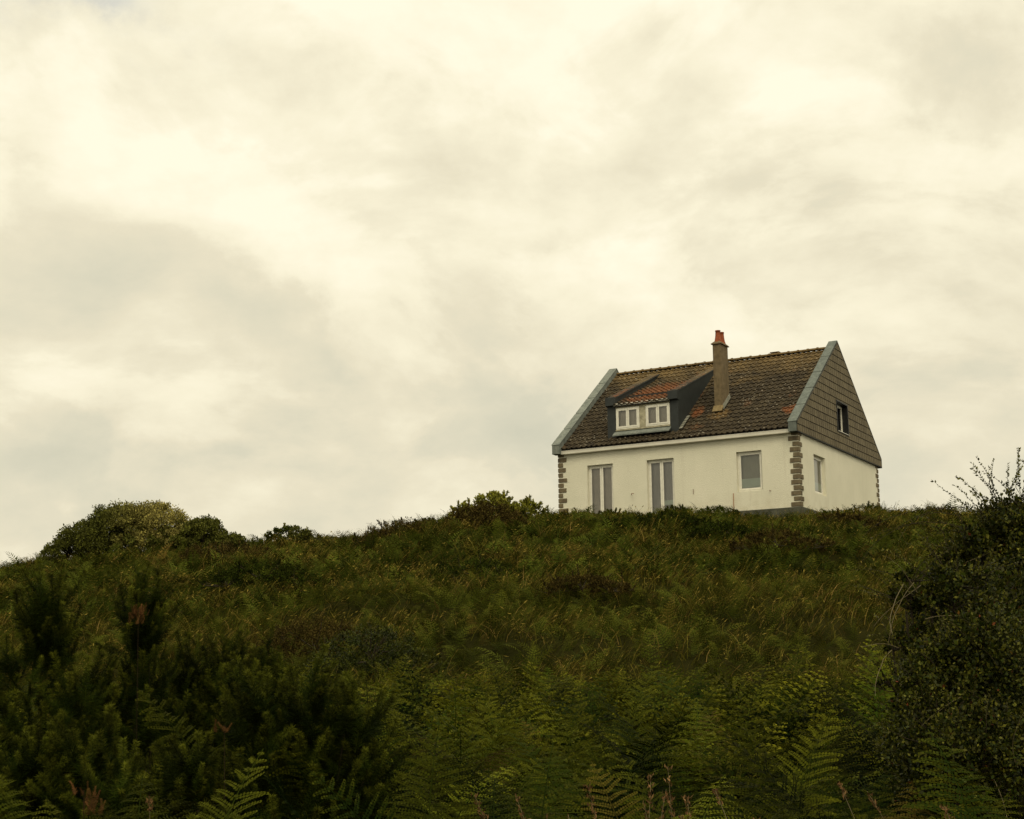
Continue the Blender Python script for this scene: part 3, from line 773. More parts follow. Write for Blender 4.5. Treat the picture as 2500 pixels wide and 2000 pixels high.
def strip(pts, w0, w1):
    """thin two-sided cross ribbon along pts"""
    pts = np.asarray(pts); n = len(pts) - 1; w = np.linspace(w0, w1, n + 1)[:, None]
    out = []
    for ax in (np.array([1., 0, 0]), np.array([0, .8, .6])):
        a = pts - ax * w; b = pts + ax * w
        out.append(np.stack([a[:-1], b[:-1], b[1:], a[1:]], 1))
    return np.concatenate(out)
def rotz(a):
    c, s = np.cos(a), np.sin(a); z = np.zeros_like(a); o = np.ones_like(a)
    return np.stack([np.stack([c, -s, z], -1), np.stack([s, c, z], -1), np.stack([z, z, o], -1)], -2)
def rot_xyz(ax, ay, azr):
    cx, sx, cy, sy = np.cos(ax), np.sin(ax), np.cos(ay), np.sin(ay); z = np.zeros_like(ax); o = np.ones_like(ax)
    RX = np.stack([np.stack([o, z, z], -1), np.stack([z, cx, -sx], -1), np.stack([z, sx, cx], -1)], -2)
    RY_ = np.stack([np.stack([cy, z, sy], -1), np.stack([z, o, z], -1), np.stack([-sy, z, cy], -1)], -2)
    return rotz(azr) @ RX @ RY_
def scatter(temps, pos, rx, ry, rz, sc, plant, dry, which=None):
    """temps: list of (quads, tip). merges placed copies -> V, tint"""
    Vs, Ts = [], []
    which = rng.integers(0, len(temps), len(pos)) if which is None else which
    Rm = rot_xyz(rx, ry, rz)
    for k, (Q, T) in enumerate(temps):
        idx = np.nonzero(which == k)[0]
        if not len(idx): continue
        n, q = len(idx), len(Q)
        W = np.einsum('nij,mj->nmi', Rm[idx].astype(np.float32), Q.reshape(-1, 3).astype(np.float32)) * sc[idx][:, None, None] + pos[idx][:, None, :]
        Vs.append(W.reshape(-1, 3).astype(np.float32))
        t = np.zeros((n, q, 4), np.float32); t[..., 0] = plant[idx][:, None]; t[..., 1] = T[None] * (.55 + .45 * rng.random(n))[:, None]; t[..., 2] = np.clip(rng.random((n, 1)) * .75 + rng.random((n, q)) * .35, 0, 1); t[..., 3] = dry[idx][:, None]
        Ts.append(np.repeat(t.reshape(-1, 4), 4, 0))
    return np.concatenate(Vs), np.concatenate(Ts)
def full_frond(*a, **k):
    Q, T, pts = frond(*a, **k)
    s = strip(pts[::4], .0032, .0010)
    return np.concatenate([Q, s]), np.concatenate([T, np.full(len(s), .12)])
HI = [full_frond(23, 26, 1.0, .52, .38, 4, 46 + 10 * i, seed=i, droop=.30 + .20 * (i % 3), curl=.3 + .2 * (i % 3), side=(i % 3 - 1) * .5) for i in range(6)]
MID = [full_frond(18, 9, 1.0, .60, .26, 6, 50 + 12 * i, seed=20 + i, side=(i % 2) * .4, fine=.0135) for i in range(4)]
LOW = [full_frond(12, 1, 1.0, .60, .2, 14, 74 + 12 * i, seed=30 + i) for i in range(4)]

LOWN = [full_frond(13, 4, 1.0, .55, .2, 12, 70 + 12 * i, seed=40 + i, fine=.024) for i in range(4)]
def area_points(n, y0, y1, spread=.40, margin=.8, power=1.0):
    """random points in the wedge the hillside fills"""
    y = np.sqrt(rng.random(n) * (y1 ** 2 - y0 ** 2) + y0 ** 2)
    if y1 > 40 and y0 < 20: y = np.where(rng.random(n) < .35, rng.uniform(y0, y1, n), y)
    x = (rng.random(n) * 2 - 1) * (spread * y + margin)
    return x, y
def patch(x, y, sx=.22, sy=.22, ph=0.0):
    return (np.sin(x * sx * 1.7 + 1.9 * np.sin(y * sy * .9 + ph)) + np.sin(y * sy * 2.3 + 1.3 * np.sin(x * sx * 1.1 + 2 * ph) + 1.0) + .6 * np.sin(x * sx * 5.1 - y * sy * 3.7 + ph)) / 2.6
def bed_top(x, y):  return 1.0
# the bracken bed at the foot of the hill
def bed(name, temps, n, y0, y1, smin, smax, label, tipk):
    x, y = area_points(n, y0, y1, .38, .6)
    a = x / y
    keep = rng.random(n) < np.where(a < -.17, .62, 1.0)
    x, y, a = x[keep], y[keep], a[keep]; n = len(x)
    z = terrain(x, y)
    sc = rng.uniform(smin, smax, n) * (1 + .10 * patch(x, y, 1.2, 1.2, 1.0)) * np.where(a < -.17, .82, 1.0) 
    lim = (EYE + np.interp(y, [4.2, 7.5], [-.070, .012]) * y - z) / .93; sc = np.minimum(sc, lim * rng.uniform(.92, 1.30, n))
    yaw = np.where(rng.random(n) < .62, rng.normal(0, .75, n), rng.uniform(0, 2 * np.pi, n))
    V, T = scatter(temps, np.stack([x, y, z], -1), rng.normal(-.18, .16, n), rng.normal(0, .25, n), yaw, sc, rng.random(n) ** 2.6, (rng.random(n) < .018) * rng.uniform(.3, .7, n))
    T[:, 1] = np.clip(T[:, 1] * tipk - tipk * .28, 0, 1); o = quads_obj(name, V, T, FERN); tag(o, label, 'ferns', kind='stuff')
    return len(V) // 4
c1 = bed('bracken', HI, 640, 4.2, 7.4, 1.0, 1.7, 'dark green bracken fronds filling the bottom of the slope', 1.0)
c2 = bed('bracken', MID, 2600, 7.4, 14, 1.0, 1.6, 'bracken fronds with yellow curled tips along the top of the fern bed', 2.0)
print('bed', c1, c2)

# hillside cover ---------------------------------------------------------
def g_mask(x, y): return patch(x, y, .42, .55, .7) * .6 + patch(x, y, 1.5, 1.9, 2.1) * .5    # >0 grassy, <0 ferny
n = 42000
x, y = area_points(n, 11.0, 58)
far = np.clip((y - 12) / 40, 0, 1)
keep = (rng.random(n) < np.where(g_mask(x, y) < .05, .95, .42)) & ~((y > 51.2 + .5 * np.abs(x - 10) * 0) & (x > -1) & (x < 21) & (y > 53 + (10.27 - x) * .57 - .4) & (y > 53))
x, y = x[keep], y[keep]; n = len(x)
dark = 1.25 * patch(x, y, .8, 1.1, 5.0)
nearm = y < 24
wh = rng.integers(0, 4, n) + np.where(nearm, 4, 0)
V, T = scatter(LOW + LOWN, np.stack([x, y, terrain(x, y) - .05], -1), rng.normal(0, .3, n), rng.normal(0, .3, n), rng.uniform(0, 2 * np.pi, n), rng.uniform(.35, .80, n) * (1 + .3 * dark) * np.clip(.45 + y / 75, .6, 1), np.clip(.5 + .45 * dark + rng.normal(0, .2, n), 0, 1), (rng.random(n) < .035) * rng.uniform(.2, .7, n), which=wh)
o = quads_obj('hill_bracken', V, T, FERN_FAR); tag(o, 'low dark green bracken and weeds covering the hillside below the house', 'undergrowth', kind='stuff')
print('low', n, len(V) // 4)
def blades(x, y, z, h, w, lean, az_, bend=1.0, segs=3):
    """curved grass blades -> (n*segs,4,3)"""
    n = len(x); P = np.stack([x, y, z], -1); dirh = np.stack([np.cos(az_), np.sin(az_), np.zeros(n)], -1)
    wa = az_ + rng.uniform(-1.2, 1.2, n) + np.pi / 2; S = np.stack([np.cos(wa), np.sin(wa) * .3, np.zeros(n)], -1); S = nrm(S)
    C = []
    for k in range(segs + 1):
        t = k / segs; th = lean + bend * t * .9
        C.append(P + (dirh * (np.sin(th) * h * t)[:, None]) + np.array([0, 0, 1.]) * (np.cos(th * .85) * h * t)[:, None])
    out = []
    for k in range(segs):
        w0 = (w * (1 - (k / segs) ** 1.6))[:, None]; w1 = (w * (1 - ((k + 1) / segs) ** 1.6) + w * .08)[:, None]
        out.append(np.stack([C[k] - S * w0, C[k] + S * w0, C[k + 1] + S * w1, C[k + 1] - S * w1], 1))
    return np.stack(out, 1).reshape(-1, 4, 3), C
def grass_field(name, label, ntuft, per, y0, y1, hmin, hmax, wpx, heads, mask=True, cat='grass', wind=0.15, spread=.40, xr=None):
    x, y = area_points(ntuft, y0, y1, spread)
    if mask:
        keep = rng.random(ntuft) < np.clip(.42 + 1.6 * g_mask(x, y), .05, 1)
        x, y = x[keep], y[keep]
    if xr is not None: k = xr(x, y); x, y = x[k], y[k]
    lx = (x - HX) * math.cos(YAW) - (y - HY) * math.sin(YAW); ly = (x - HX) * math.sin(YAW) + (y - HY) * math.cos(YAW)
    k = ~((lx > -L - .2) & (lx < .2) & (ly > -.2) & (ly < D + .2)); x, y = x[k], y[k]
    m = len(x); rt = rng.random(m)
    X = np.repeat(x, per) + rng.normal(0, .09, m * per); Y = np.repeat(y, per) + rng.normal(0, .09, m * per); RT = np.repeat(rt, per)
    n = len(X); Z = terrain(X, Y) - .03
    h = rng.uniform(hmin, hmax, n) * np.repeat(rng.uniform(.7, 1.15, m), per) * np.clip(.35 + Y / 62, .45, 1)
    az_ = np.where(rng.random(n) < .55, rng.normal(wind, .7, n), rng.uniform(0, 2 * np.pi, n))
    w = wpx * Y / 1494 * rng.uniform(.5, 1.2, n)
    B, C = blades(X, Y, Z, h, w, rng.uniform(.0, .35, n), az_, rng.uniform(.3, 1.3, n))
    tip = np.stack([np.full(n, .0), np.full(n, .18), np.full(n, .95)], 1) * rng.uniform(.2, 1.1, n)[:, None]
    g = np.clip(.5 + .5 * patch(X, Y, .9, .9, 3.0) * .8 + (RT - .5) * .5, 0, 1)
    T = np.zeros((n, 3, 4), np.float32); T[..., 0] = g[:, None]; T[..., 1] = np.clip(tip, 0, 1); T[..., 2] = rng.random((n, 1)); T[..., 3] = ((rng.random(n) < .12) * rng.uniform(.3, 1, n))[:, None]
    Vq = [B.reshape(-1, 3)]; Tq = [np.repeat(T.reshape(-1, 4), 4, 0)]
    if heads:
        idx = np.nonzero(rng.random(n) < heads)[0]; p0 = C[2][idx]; p1 = C[3][idx]; e = nrm(p1 - p0); hl = rng.uniform(.04, .09, len(idx))
        Q = leaf_quads(p1 - e * .03, e, np.tile([0, -1., .1], (len(idx), 1)), hl, w[idx] * rng.uniform(1.5, 2.2, len(idx)))
        t = np.zeros((len(idx), 4), np.float32); t[:, 0] = 1; t[:, 1] = .9; t[:, 2] = rng.random(len(idx)); t[:, 3] = .2
        Vq.append(Q.reshape(-1, 3)); Tq.append(np.repeat(t, 4, 0))
    V = np.concatenate(Vq); o = quads_obj(name, V, np.concatenate(Tq), GRASS); tag(o, label, cat, kind='stuff')
    print(name, len(V) // 4)
    return o
grass_field('hill_grass', 'olive brown seeding grass leaning in patches across the hillside', 36000, 8, 10.5, 56, .24, .60, .42, .22)
grass_field('crest_grass', 'thin straw coloured grass along the top edge of the hill', 3600, 6, 46, 54, .18, .48, .42, .4, mask=False)

grass_field('pale_grass', 'paler yellowish seeding grass in a patch right of and below the house', 2600, 9, 38, 51, .35, .62, .5, .35, mask=False, xr=lambda x, y: (x / y > .165 + .02 * np.sin(y * 2)) & (x / y < .30))
grass_field('pale_grass', 'paler yellowish seeding grass in a band across the left middle of the slope', 2600, 9, 22, 31, .22, .45, .5, .35, mask=False, xr=lambda x, y: (x / y > -.20) & (x / y < -.01 + .03 * np.sin(y * 3)) & (np.abs(y - 27 + 10 * (x / y + .1)) < 2.6 + np.sin(x * 1.7)))
# shrub builders -------------------------------------------------------------
def cloud_leaves(lobes, n, size, clump=.22, up=.4, tipfn=None, thick=.35, jit=.8, aspect=.55):
    """leaves in clumps over ellipsoid lobes. lobes: (cx,cy,cz,rx,ry,rz)"""
    lob = np.array(lobes, float); wts = (lob[:, 3] * lob[:, 5]); wts /= wts.sum()
    ncl = max(12, int(n / 55)); li = rng.choice(len(lob), ncl, p=wts)
    d = rand_dirs(ncl, .25); d[:, 2] = np.where(d[:, 2] < -.25, -d[:, 2], d[:, 2])
    rr = 1 - thick * rng.random(ncl) ** 2.2 + .07 * rng.random(ncl)
    C = lob[li, :3] + d * lob[li, 3:] * rr[:, None]
    cr_ = clump * lob[li, 3:].min(1) * rng.uniform(.5, 1.25, ncl)
    per = rng.multinomial(n, np.full(ncl, 1 / ncl)); ci = np.repeat(np.arange(ncl), per)
    o = rand_dirs(n) * (rng.random(n) ** .45)[:, None]
    P = C[ci] + o * cr_[ci][:, None]
    Dd = nrm(o * .7 + d[ci] * .5 + rng.normal(0, jit, (n, 3)) + np.array([0, 0, up]))
    Nn = nrm(d[ci] + rng.normal(0, .5, (n, 3)))
    ln = size * rng.uniform(.6, 1.35, n)
    Q = leaf_quads(P, Dd, Nn, ln, ln * aspect, .12)
    plant = rng.random(ncl)[ci] * .8 + .2 * rng.random(n)
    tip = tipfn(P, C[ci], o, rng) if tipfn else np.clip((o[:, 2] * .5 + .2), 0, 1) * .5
    t = np.zeros((n, 4), np.float32); t[:, 0] = plant; t[:, 1] = np.clip(tip, 0, 1); t[:, 2] = rng.random(n)
    return Q.reshape(-1, 3), np.repeat(t, 4, 0)
def inner_mass(mb, lobes, k=.72):
    """rough limbs from the ground into each lobe"""
    r = random.Random(int(lobes[0][0] * 100))
    for cx, cy, cz, rx, ry, rz in lobes:
        mb.tube([Vector((0, 0, -.15)), Vector((cx * .4, cy * .6, cz * .45)), Vector((cx, cy, cz))], [.012, .009, .005], 5)
        for q in range(2):
            e = Vector((cx + r.uniform(-.75, .75) * rx, cy + r.uniform(-.6, .6) * ry, cz + r.uniform(.1, .8) * rz))
            b = Vector((0, 0, -.15)); b = Vector((cx, cy, cz)); m_ = b.lerp(e, .5) + Vector((r.uniform(-.1, .1), r.uniform(-.1, .1), .08)) * rx
            w = .018 * max(rx, rz) + .002
            mb.tube([b, m_, e], [w, w * .7, w * .25], 5)
def sprigs(mb, pts_list, rad):
    for pts in pts_list: mb.tube(pts, [rad * (1 - .8 * i / (len(pts) - 1)) for i in range(len(pts))], 5)
def twig(base, direction, length, r, bend=.4, n=7, gravity=.0):
    d = Vector(direction).normalized(); p = Vector(base); out = [p.copy()]; b = Vector((r.uniform(-1, 1), r.uniform(-1, 1), r.uniform(-.5, .5))) * bend
    for i in range(n):
        d = (d + b / n + Vector((r.uniform(-.12, .12), r.uniform(-.12, .12), r.uniform(-.1, .1) - gravity / n))).normalized(); p = p + d * (length / n); out.append(p.copy())
    return out
def twig_leaves(paths, size, per=2, spread=.9, start=.15, aspect=.5, dens=1.0, tip=.4):
    P, Dd, Nn, T = [], [], [], []
    for pts in paths:
        L_ = len(pts)
        for i in range(L_ - 1):
            for f in np.arange(0, 1, 1 / max(1, int(per * dens))):
                t = (i + f) / (L_ - 1)
                if t < start: continue
                for s in range(per):
                    e = (pts[i + 1] - pts[i]).normalized(); v = Vector(rng.normal(size=3)).cross(e).normalized()
                    P.append(pts[i].lerp(pts[i + 1], f)); Dd.append((v * spread + e * .7 + Vector((0, 0, .2))).normalized()); Nn.append(Vector(rng.normal(size=3)) + Vector((0, 0, 1.0))); T.append(t)
    P = np.array(P); Dd = np.array(Dd); Nn = nrm(np.array(Nn)); ln = size * rng.uniform(.5, 1.3, len(P))
    Q = leaf_quads(P, Dd, Nn, ln, ln * aspect, .12)
    t = np.zeros((len(P), 4), np.float32); t[:, 0] = rng.random(len(P)); t[:, 1] = np.array(T) * tip; t[:, 2] = rng.random(len(P))
    return Q.reshape(-1, 3), np.repeat(t, 4, 0)

def shrub(name, label, cat, px, y, lobes, n, size, mat, group=None, tipfn=None, nspr=10, sprl=.3, clump=.22, up=.4, aspect=.55, thick=.35, py=1300, sink=0.0, spr_up=1.2):
    """lobes in metres round the plant's foot"""
    p = spot(px, y, py); root = empty(name, (p.x, p.y, p.z - sink)); tag(root, label, cat, group)
    V, T = cloud_leaves(lobes, n, size, clump, up, tipfn, thick, aspect=aspect)
    r = random.Random(px)
    paths = []
    for k in range(nspr):
        cx, cy, cz, rx, ry, rz = lobes[r.randrange(len(lobes))]; an = r.uniform(0, math.pi); 
        b = (cx + math.cos(an) * rx * .85, cy + r.uniform(-.4, .4) * ry, cz + math.sin(an) * rz * .85)
        paths.append(twig(b, (math.cos(an) * .8, r.uniform(-.3, .3), spr_up * math.sin(an) + .3), sprl * r.uniform(.5, 1.2), r, .5))
    if paths:
        V2, T2 = twig_leaves(paths, size, 3, dens=1.0); V = np.concatenate([V, V2]); T = np.concatenate([T, T2])
    quads_obj('foliage', V, T, mat, root)
    mb = MB(); inner_mass(mb, lobes); 
    if paths:
        sprigs(mb, paths, .004 * max(1.0, y / 14))
        lc = [Vector(l_[:3]) for l_ in lobes]
        for pp in paths: mb.tube([min(lc, key=lambda c_: (c_ - pp[0]).length), pp[0]], [.012, .006], 4)
    mb.build('branches', STEM, root)
    return root

# the skyline shrubs -------------------------------------------------------------
def cream(x0, x1, amt=1.0):
    def f(P, C, o, r):
        k = np.clip((P[:, 0] - x0) / (x1 - x0), 0, 1); m = (np.sin(C[:, 0] * 9 + 3 * np.sin(C[:, 2] * 8)) * .5 + .5) * .5 + .5 * np.clip(C[:, 2] / 1.6, 0, 1)
        return np.clip(k * amt * (m > .42) * (.35 + .65 * r.random(len(P))) + .10, 0, 1)
    return f
shrub('domed_shrub', 'large domed shrub with cream blossom on its right side, on the left skyline', 'shrub', 335, 46, [(-1.3, 0, .55, 1.2, 1.0, .75), (-.5, 0, .9, 1.15, 1.0, .90), (.55, 0, .95, 1.05, .9, .88), (1.35, -.2, .45, .95, .9, .65), (-2.1, 0, .25, .8, .7, .5), (.3, -.5, .3, 1.9, .8, .6)], 80000, .066, SHRUB, 'shrubs along the skyline', cream(-.9, .7, 1.1), 26, .16, .2, .5)
shrub('round_shrub', 'smaller dark green domed shrub just right of the large blossoming one', 'shrub', 505, 45, [(-.1, 0, .68, .65, .7, .64), (.60, 0, .45, .65, .7, .45), (-.7, 0, .4, .5, .7, .4), (1.15, 0, .2, .55, .5, .35)], 22000, .07, SHRUB, 'shrubs along the skyline', lambda P, C, o, r: r.random(len(P)) * .22, 22, .14)
shrub('low_shrub', 'low dark shrub with one tall leafy sprig, left of the middle of the skyline', 'shrub', 706, 48, [(0, 0, .20, .75, .5, .42), (.85, 0, .05, .6, .5, .25), (-.8, 0, -.05, .5, .5, .28)], 8000, .07, SHRUB, 'shrubs along the skyline', lambda P, C, o, r: r.random(len(P)) * .3 * (P[:, 0] > .1), 20, .22)
shrub('low_shrub', 'low yellowish shrub line between the sprigged shrub and the brown mound', 'shrub', 862, 48, [(-.4, 0, .06, .6, .5, .3), (.3, 0, .06, .55, .5, .28), (.9, 0, .0, .5, .5, .2)], 6000, .06, SHRUB, 'shrubs along the skyline', lambda P, C, o, r: r.random(len(P)) * .5, 20, .15)
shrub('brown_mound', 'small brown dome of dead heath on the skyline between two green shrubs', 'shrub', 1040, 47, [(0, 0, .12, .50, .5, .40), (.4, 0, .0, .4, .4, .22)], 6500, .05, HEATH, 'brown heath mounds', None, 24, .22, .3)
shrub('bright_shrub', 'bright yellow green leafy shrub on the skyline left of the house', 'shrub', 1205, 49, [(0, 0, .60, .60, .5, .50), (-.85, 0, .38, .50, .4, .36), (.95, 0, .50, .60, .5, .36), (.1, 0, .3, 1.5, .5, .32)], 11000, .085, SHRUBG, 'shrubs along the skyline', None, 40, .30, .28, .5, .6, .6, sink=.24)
shrub('bright_shrub', 'small sparse shrub between the bright shrub and the house corner', 'shrub', 1338, 49, [(0, 0, .15, .32, .3, .38), (.3, 0, .05, .3, .3, .25)], 1800, .08, SHRUB, 'shrubs along the skyline', lambda P, C, o, r: r.random(len(P)) * .4, 14, .34)
# brown heath on the slope
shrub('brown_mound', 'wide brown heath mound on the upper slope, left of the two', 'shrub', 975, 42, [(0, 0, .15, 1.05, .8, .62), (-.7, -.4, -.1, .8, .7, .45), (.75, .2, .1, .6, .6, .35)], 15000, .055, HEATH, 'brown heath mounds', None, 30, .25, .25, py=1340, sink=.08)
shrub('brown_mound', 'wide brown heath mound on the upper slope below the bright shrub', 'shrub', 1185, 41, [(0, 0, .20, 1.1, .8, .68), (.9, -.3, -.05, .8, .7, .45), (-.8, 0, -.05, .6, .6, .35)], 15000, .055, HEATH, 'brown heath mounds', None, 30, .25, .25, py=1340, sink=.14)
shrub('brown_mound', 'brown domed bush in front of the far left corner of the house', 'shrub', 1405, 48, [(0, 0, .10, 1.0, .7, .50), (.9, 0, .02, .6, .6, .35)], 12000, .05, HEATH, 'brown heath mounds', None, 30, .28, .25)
shrub('brown_mound', 'reddish brown bush low on the middle of the slope', 'shrub', 770, 19, [(0, 0, .18, .62, .5, .36), (-.5, 0, .0, .4, .4, .22)], 12000, .026, HEATH, 'brown heath mounds', None, 24, .14, .25, py=1560)
shrub('green_mound', 'dark green rounded bush in front of the reddish brown bush', 'shrub', 905, 16.5, [(0, 0, .22, .58, .5, .34), (.45, 0, .05, .4, .4, .25), (-.35, 0, .02, .4, .4, .28)], 14000, .026, LEAFD, None, None, 26, .14, .25, py=1620)
for px, yy, mat_, lab, sc_ in ((1500, 38.5, 'L', 'dark green thicket on the upper slope below the left glass door', 1.0), (1625, 39, 'L', 'dark green thicket on the upper slope below the right glass door', .9), (1340, 37.5, 'L', 'dark green thicket below the brown domed bush', 1.1),
                              (560, 38, 'H', 'flat brown heath patch on the left part of the upper slope', 1.2), (1760, 36, 'L', 'small dark green clump below the taller gorse bush', .8), (640, 27, 'L', 'dark leafy clump low on the left of the slope', .8),
                              (1150, 27, 'L', 'dark leafy clump in the middle of the slope', .8), (1900, 30, 'H', 'low brownish clump on the right of the slope', .7), (1420, 23, 'H', 'small brownish clump above the middle of the fern bed', .5), (2060, 38, 'H', 'brown heath clump below the side window', .8)):
    shrub('slope_thicket', lab, 'shrub', px, yy, [(0, 0, .34 * sc_, 1.0 * sc_, .7 * sc_, .38 * sc_), (.8 * sc_, -.2, .2 * sc_, .7 * sc_, .6, .28 * sc_), (-.8 * sc_, .1, .2 * sc_, .6 * sc_, .6, .25 * sc_)], 9000, .0013 * yy, LEAFF if mat_ == 'L' else HEATH, 'thickets on the slope', lambda P, C, o, r: r.random(len(P)) * .25, 24, .20, .3, .7, py=1350, sink=.28 if px in (1340, 1500, 1625) else 0)
# hedge of gorse in front of the facade
for px, yy, w_, h_, lab in ((1500, 49.5, .75, .42, 'low gorse bush in front of the left glass door'), (1590, 49.5, .55, .36, 'spiky gorse bush between the two glass doors'), (1655, 49, .5, .42, 'gorse bush in front of the right glass door'),
                            (1752, 49, .72, .60, 'taller dark gorse bush right of the right glass door'), (1830, 49.4, .65, .42, 'gorse bush below the square front window'), (1905, 49.8, .6, .26, 'low gorse tuft left of the exposed plinth'),
                            (2030, 50, .45, .40, 'small gorse bush under the side window'), (2110, 50, .70, .60, 'rounded gorse bush beside the back corner of the house'), (2185, 50, .6, .36, 'low gorse bush right of the house'), (2250, 50, .6, .22, 'low scrub at the right end of the hill crest')):
    shrub('gorse_bush', lab, 'bush', px, yy, [(0, 0, h_ * .35, w_, .5, h_ * .62), (w_ * .5, 0, h_ * .1, w_ * .6, .4, h_ * .5), (-w_ * .6, 0, h_ * .1, w_ * .5, .4, h_ * .5)], 6500, .055, GORSE, 'gorse bushes in front of the house', lambda P, C, o, r: r.random(len(P)) * .22, 30, .17, .3, .9, .35, py=1240)

# gorse in the foreground -------------------------------------------------------------
def gorse_shoot(seed, nneed=520, length=.30):
    r = np.random.default_rng(seed); u = r.random(nneed) ** .85; u[:40] = .9 + .1 * r.random(40)
    c = np.stack([.03 * np.sin(u * 3 + seed), .03 * np.cos(u * 2.3 + seed * 2) - .03, u * length], -1)
    an = r.random(nneed) * 2 * np.pi; out = np.stack([np.cos(an), np.sin(an), r.uniform(.0, 1.1, nneed)], -1); out = nrm(out)
    ln = (.036 * (1 - .45 * u) + .008) * r.uniform(.6, 1.3, nneed) * (1 + .8 * (u < .4))
    Q = leaf_quads(c, out, nrm(np.cross(out, r.normal(size=(nneed, 3)))), ln, np.full(nneed, .0026), 0)
    st = strip(np.stack([.03 * np.sin(np.linspace(0, 1, 4) * 3 + seed), .03 * np.cos(np.linspace(0, 1, 4) * 2.3 + seed * 2) - .03, np.linspace(0, length, 4)], -1), .003, .0015)
    return np.concatenate([Q, st]), np.concatenate([np.clip((u - .5) * 1.6, 0, .8) * r.uniform(.5, 1.2, nneed), np.full(len(st), .1)])
SHOOTS = [gorse_shoot(i) for i in range(6)]
def gorse(px, y, h, rad, nsh, label, brown=0.0, lobes=None, py=1600):
    nsh = int(nsh * 1.45)
    p = spot(px, y, py); root = empty('gorse_bush', (p.x, p.y, p.z)); tag(root, label, 'bush', 'gorse bushes in the left foreground')
    d = rand_dirs(nsh, .6); d[:, 2] = np.abs(d[:, 2])
    k = rng.random(nsh) ** .45
    P = np.stack([d[:, 0] * rad * k, d[:, 1] * rad * k, h * (.10 + .80 * d[:, 2] * k) - .22], -1)
    if lobes:
        li = rng.integers(0, len(lobes), nsh); lb = np.array(lobes); P = np.stack([lb[li, 0] + d[:, 0] * lb[li, 3] * k, lb[li, 1] + d[:, 1] * lb[li, 3] * k, lb[li, 2] + (d[:, 2] * k - .7) * lb[li, 4] - .18], -1)
    rz = np.arctan2(-d[:, 0], d[:, 1]) + rng.normal(0, .3, nsh); tilt = -np.clip(np.hypot(d[:, 0], d[:, 1]) * k * .75 + rng.normal(0, .30, nsh), -.4, 1.3)
    dry = np.zeros(nsh)
    if brown: dry = ((P[:, 2] > np.quantile(P[:, 2], 1 - brown)) * rng.uniform(.6, 1, nsh))
    V, T = scatter(SHOOTS, P, tilt, rng.normal(0, .28, nsh), rz, rng.uniform(.32, .90, nsh), rng.random(nsh) * np.clip(.4 + P[:, 2] / h, 0, 1), dry)
    quads_obj('foliage', V, T, GORSE, root)
    mb = MB(); r = random.Random(px)
    for q in range(9):
        e = Vector(P[r.randrange(nsh)]); b = Vector((r.uniform(-.08, .08), r.uniform(-.08, .08), -.1)); mb.tube([b, b.lerp(e, .5) + Vector((r.uniform(-.06, .06), 0, .05)), e], [.013, .009, .004], 5)
    mb.build('branches', STEM, root)
    return root
gorse(60, 7.4, 2.0, .36, 330, 'tall dark gorse bush at the left edge of the picture', lobes=[(-.1, 0, 1.0, .33, .9), (0, 0, 1.55, .24, .6), (.1, 0, 1.9, .13, .35), (.28, -.1, 1.45, .16, .5), (-.25, -.1, 1.6, .16, .5)])
gorse(340, 7.8, 2.0, .26, 260, 'columnar gorse bush carrying an orange brown dead head', lobes=[(0, 0, 1.1, .24, .9), (.02, 0, 1.65, .15, .6), (.0, 0, 1.98, .09, .34), (-.2, 0, 1.5, .10, .5)])
gorse(470, 8.2, 1.7, .35, 300, 'gorse bush with two pale upright tips right of the brown tipped one', lobes=[(0, 0, 1.0, .33, .9), (-.02, 0, 1.5, .17, .6), (.25, 0, 1.4, .16, .6)])
gorse(590, 8.6, 1.7, .33, 260, 'gorse bush with yellow green tips between the twin tipped bush and the ferns', lobes=[(0, 0, 1.0, .28, .9), (-.10, 0, 1.52, .13, .5), (.16, 0, 1.48, .13, .5)])
gorse(725, 6.3, 1.7, .35, 420, 'bushy gorse with many light tips at the left end of the ferns', lobes=[(0, 0, 1.0, .32, .9), (-.14, 0, 1.42, .16, .5), (.04, 0, 1.50, .15, .5), (.22, 0, 1.38, .14, .5), (.0, -.2, 1.0, .3, .7)])
gorse(180, 6.8, 1.4, .4, 300, 'low gorse clump between the two tall left bushes', lobes=[(0, 0, .9, .32, .8), (.1, 0, 1.25, .16, .4), (-.18, 0, 1.2, .16, .4)])
gorse(520, 5.2, 1.15, .32, 260, 'small dark gorse clump low in the left foreground', lobes=[(0, 0, .75, .26, .7), (.1, -.05, .98, .12, .4), (-.16, 0, .92, .12, .4)])
gorse(30, 5.0, 1.3, .35, 240, 'dark gorse clump at the lower left edge', lobes=[(0, 0, .75, .3, .7), (-.1, 0, 1.0, .14, .4)])
gorse(420, 6.4, 1.3, .4, 300, 'gorse clump in front of the brown tipped bush', lobes=[(0, 0, .85, .36, .8), (.1, 0, 1.18, .16, .4), (-.2, 0, 1.12, .16, .4), (.3, 0, 1.1, .14, .4)])
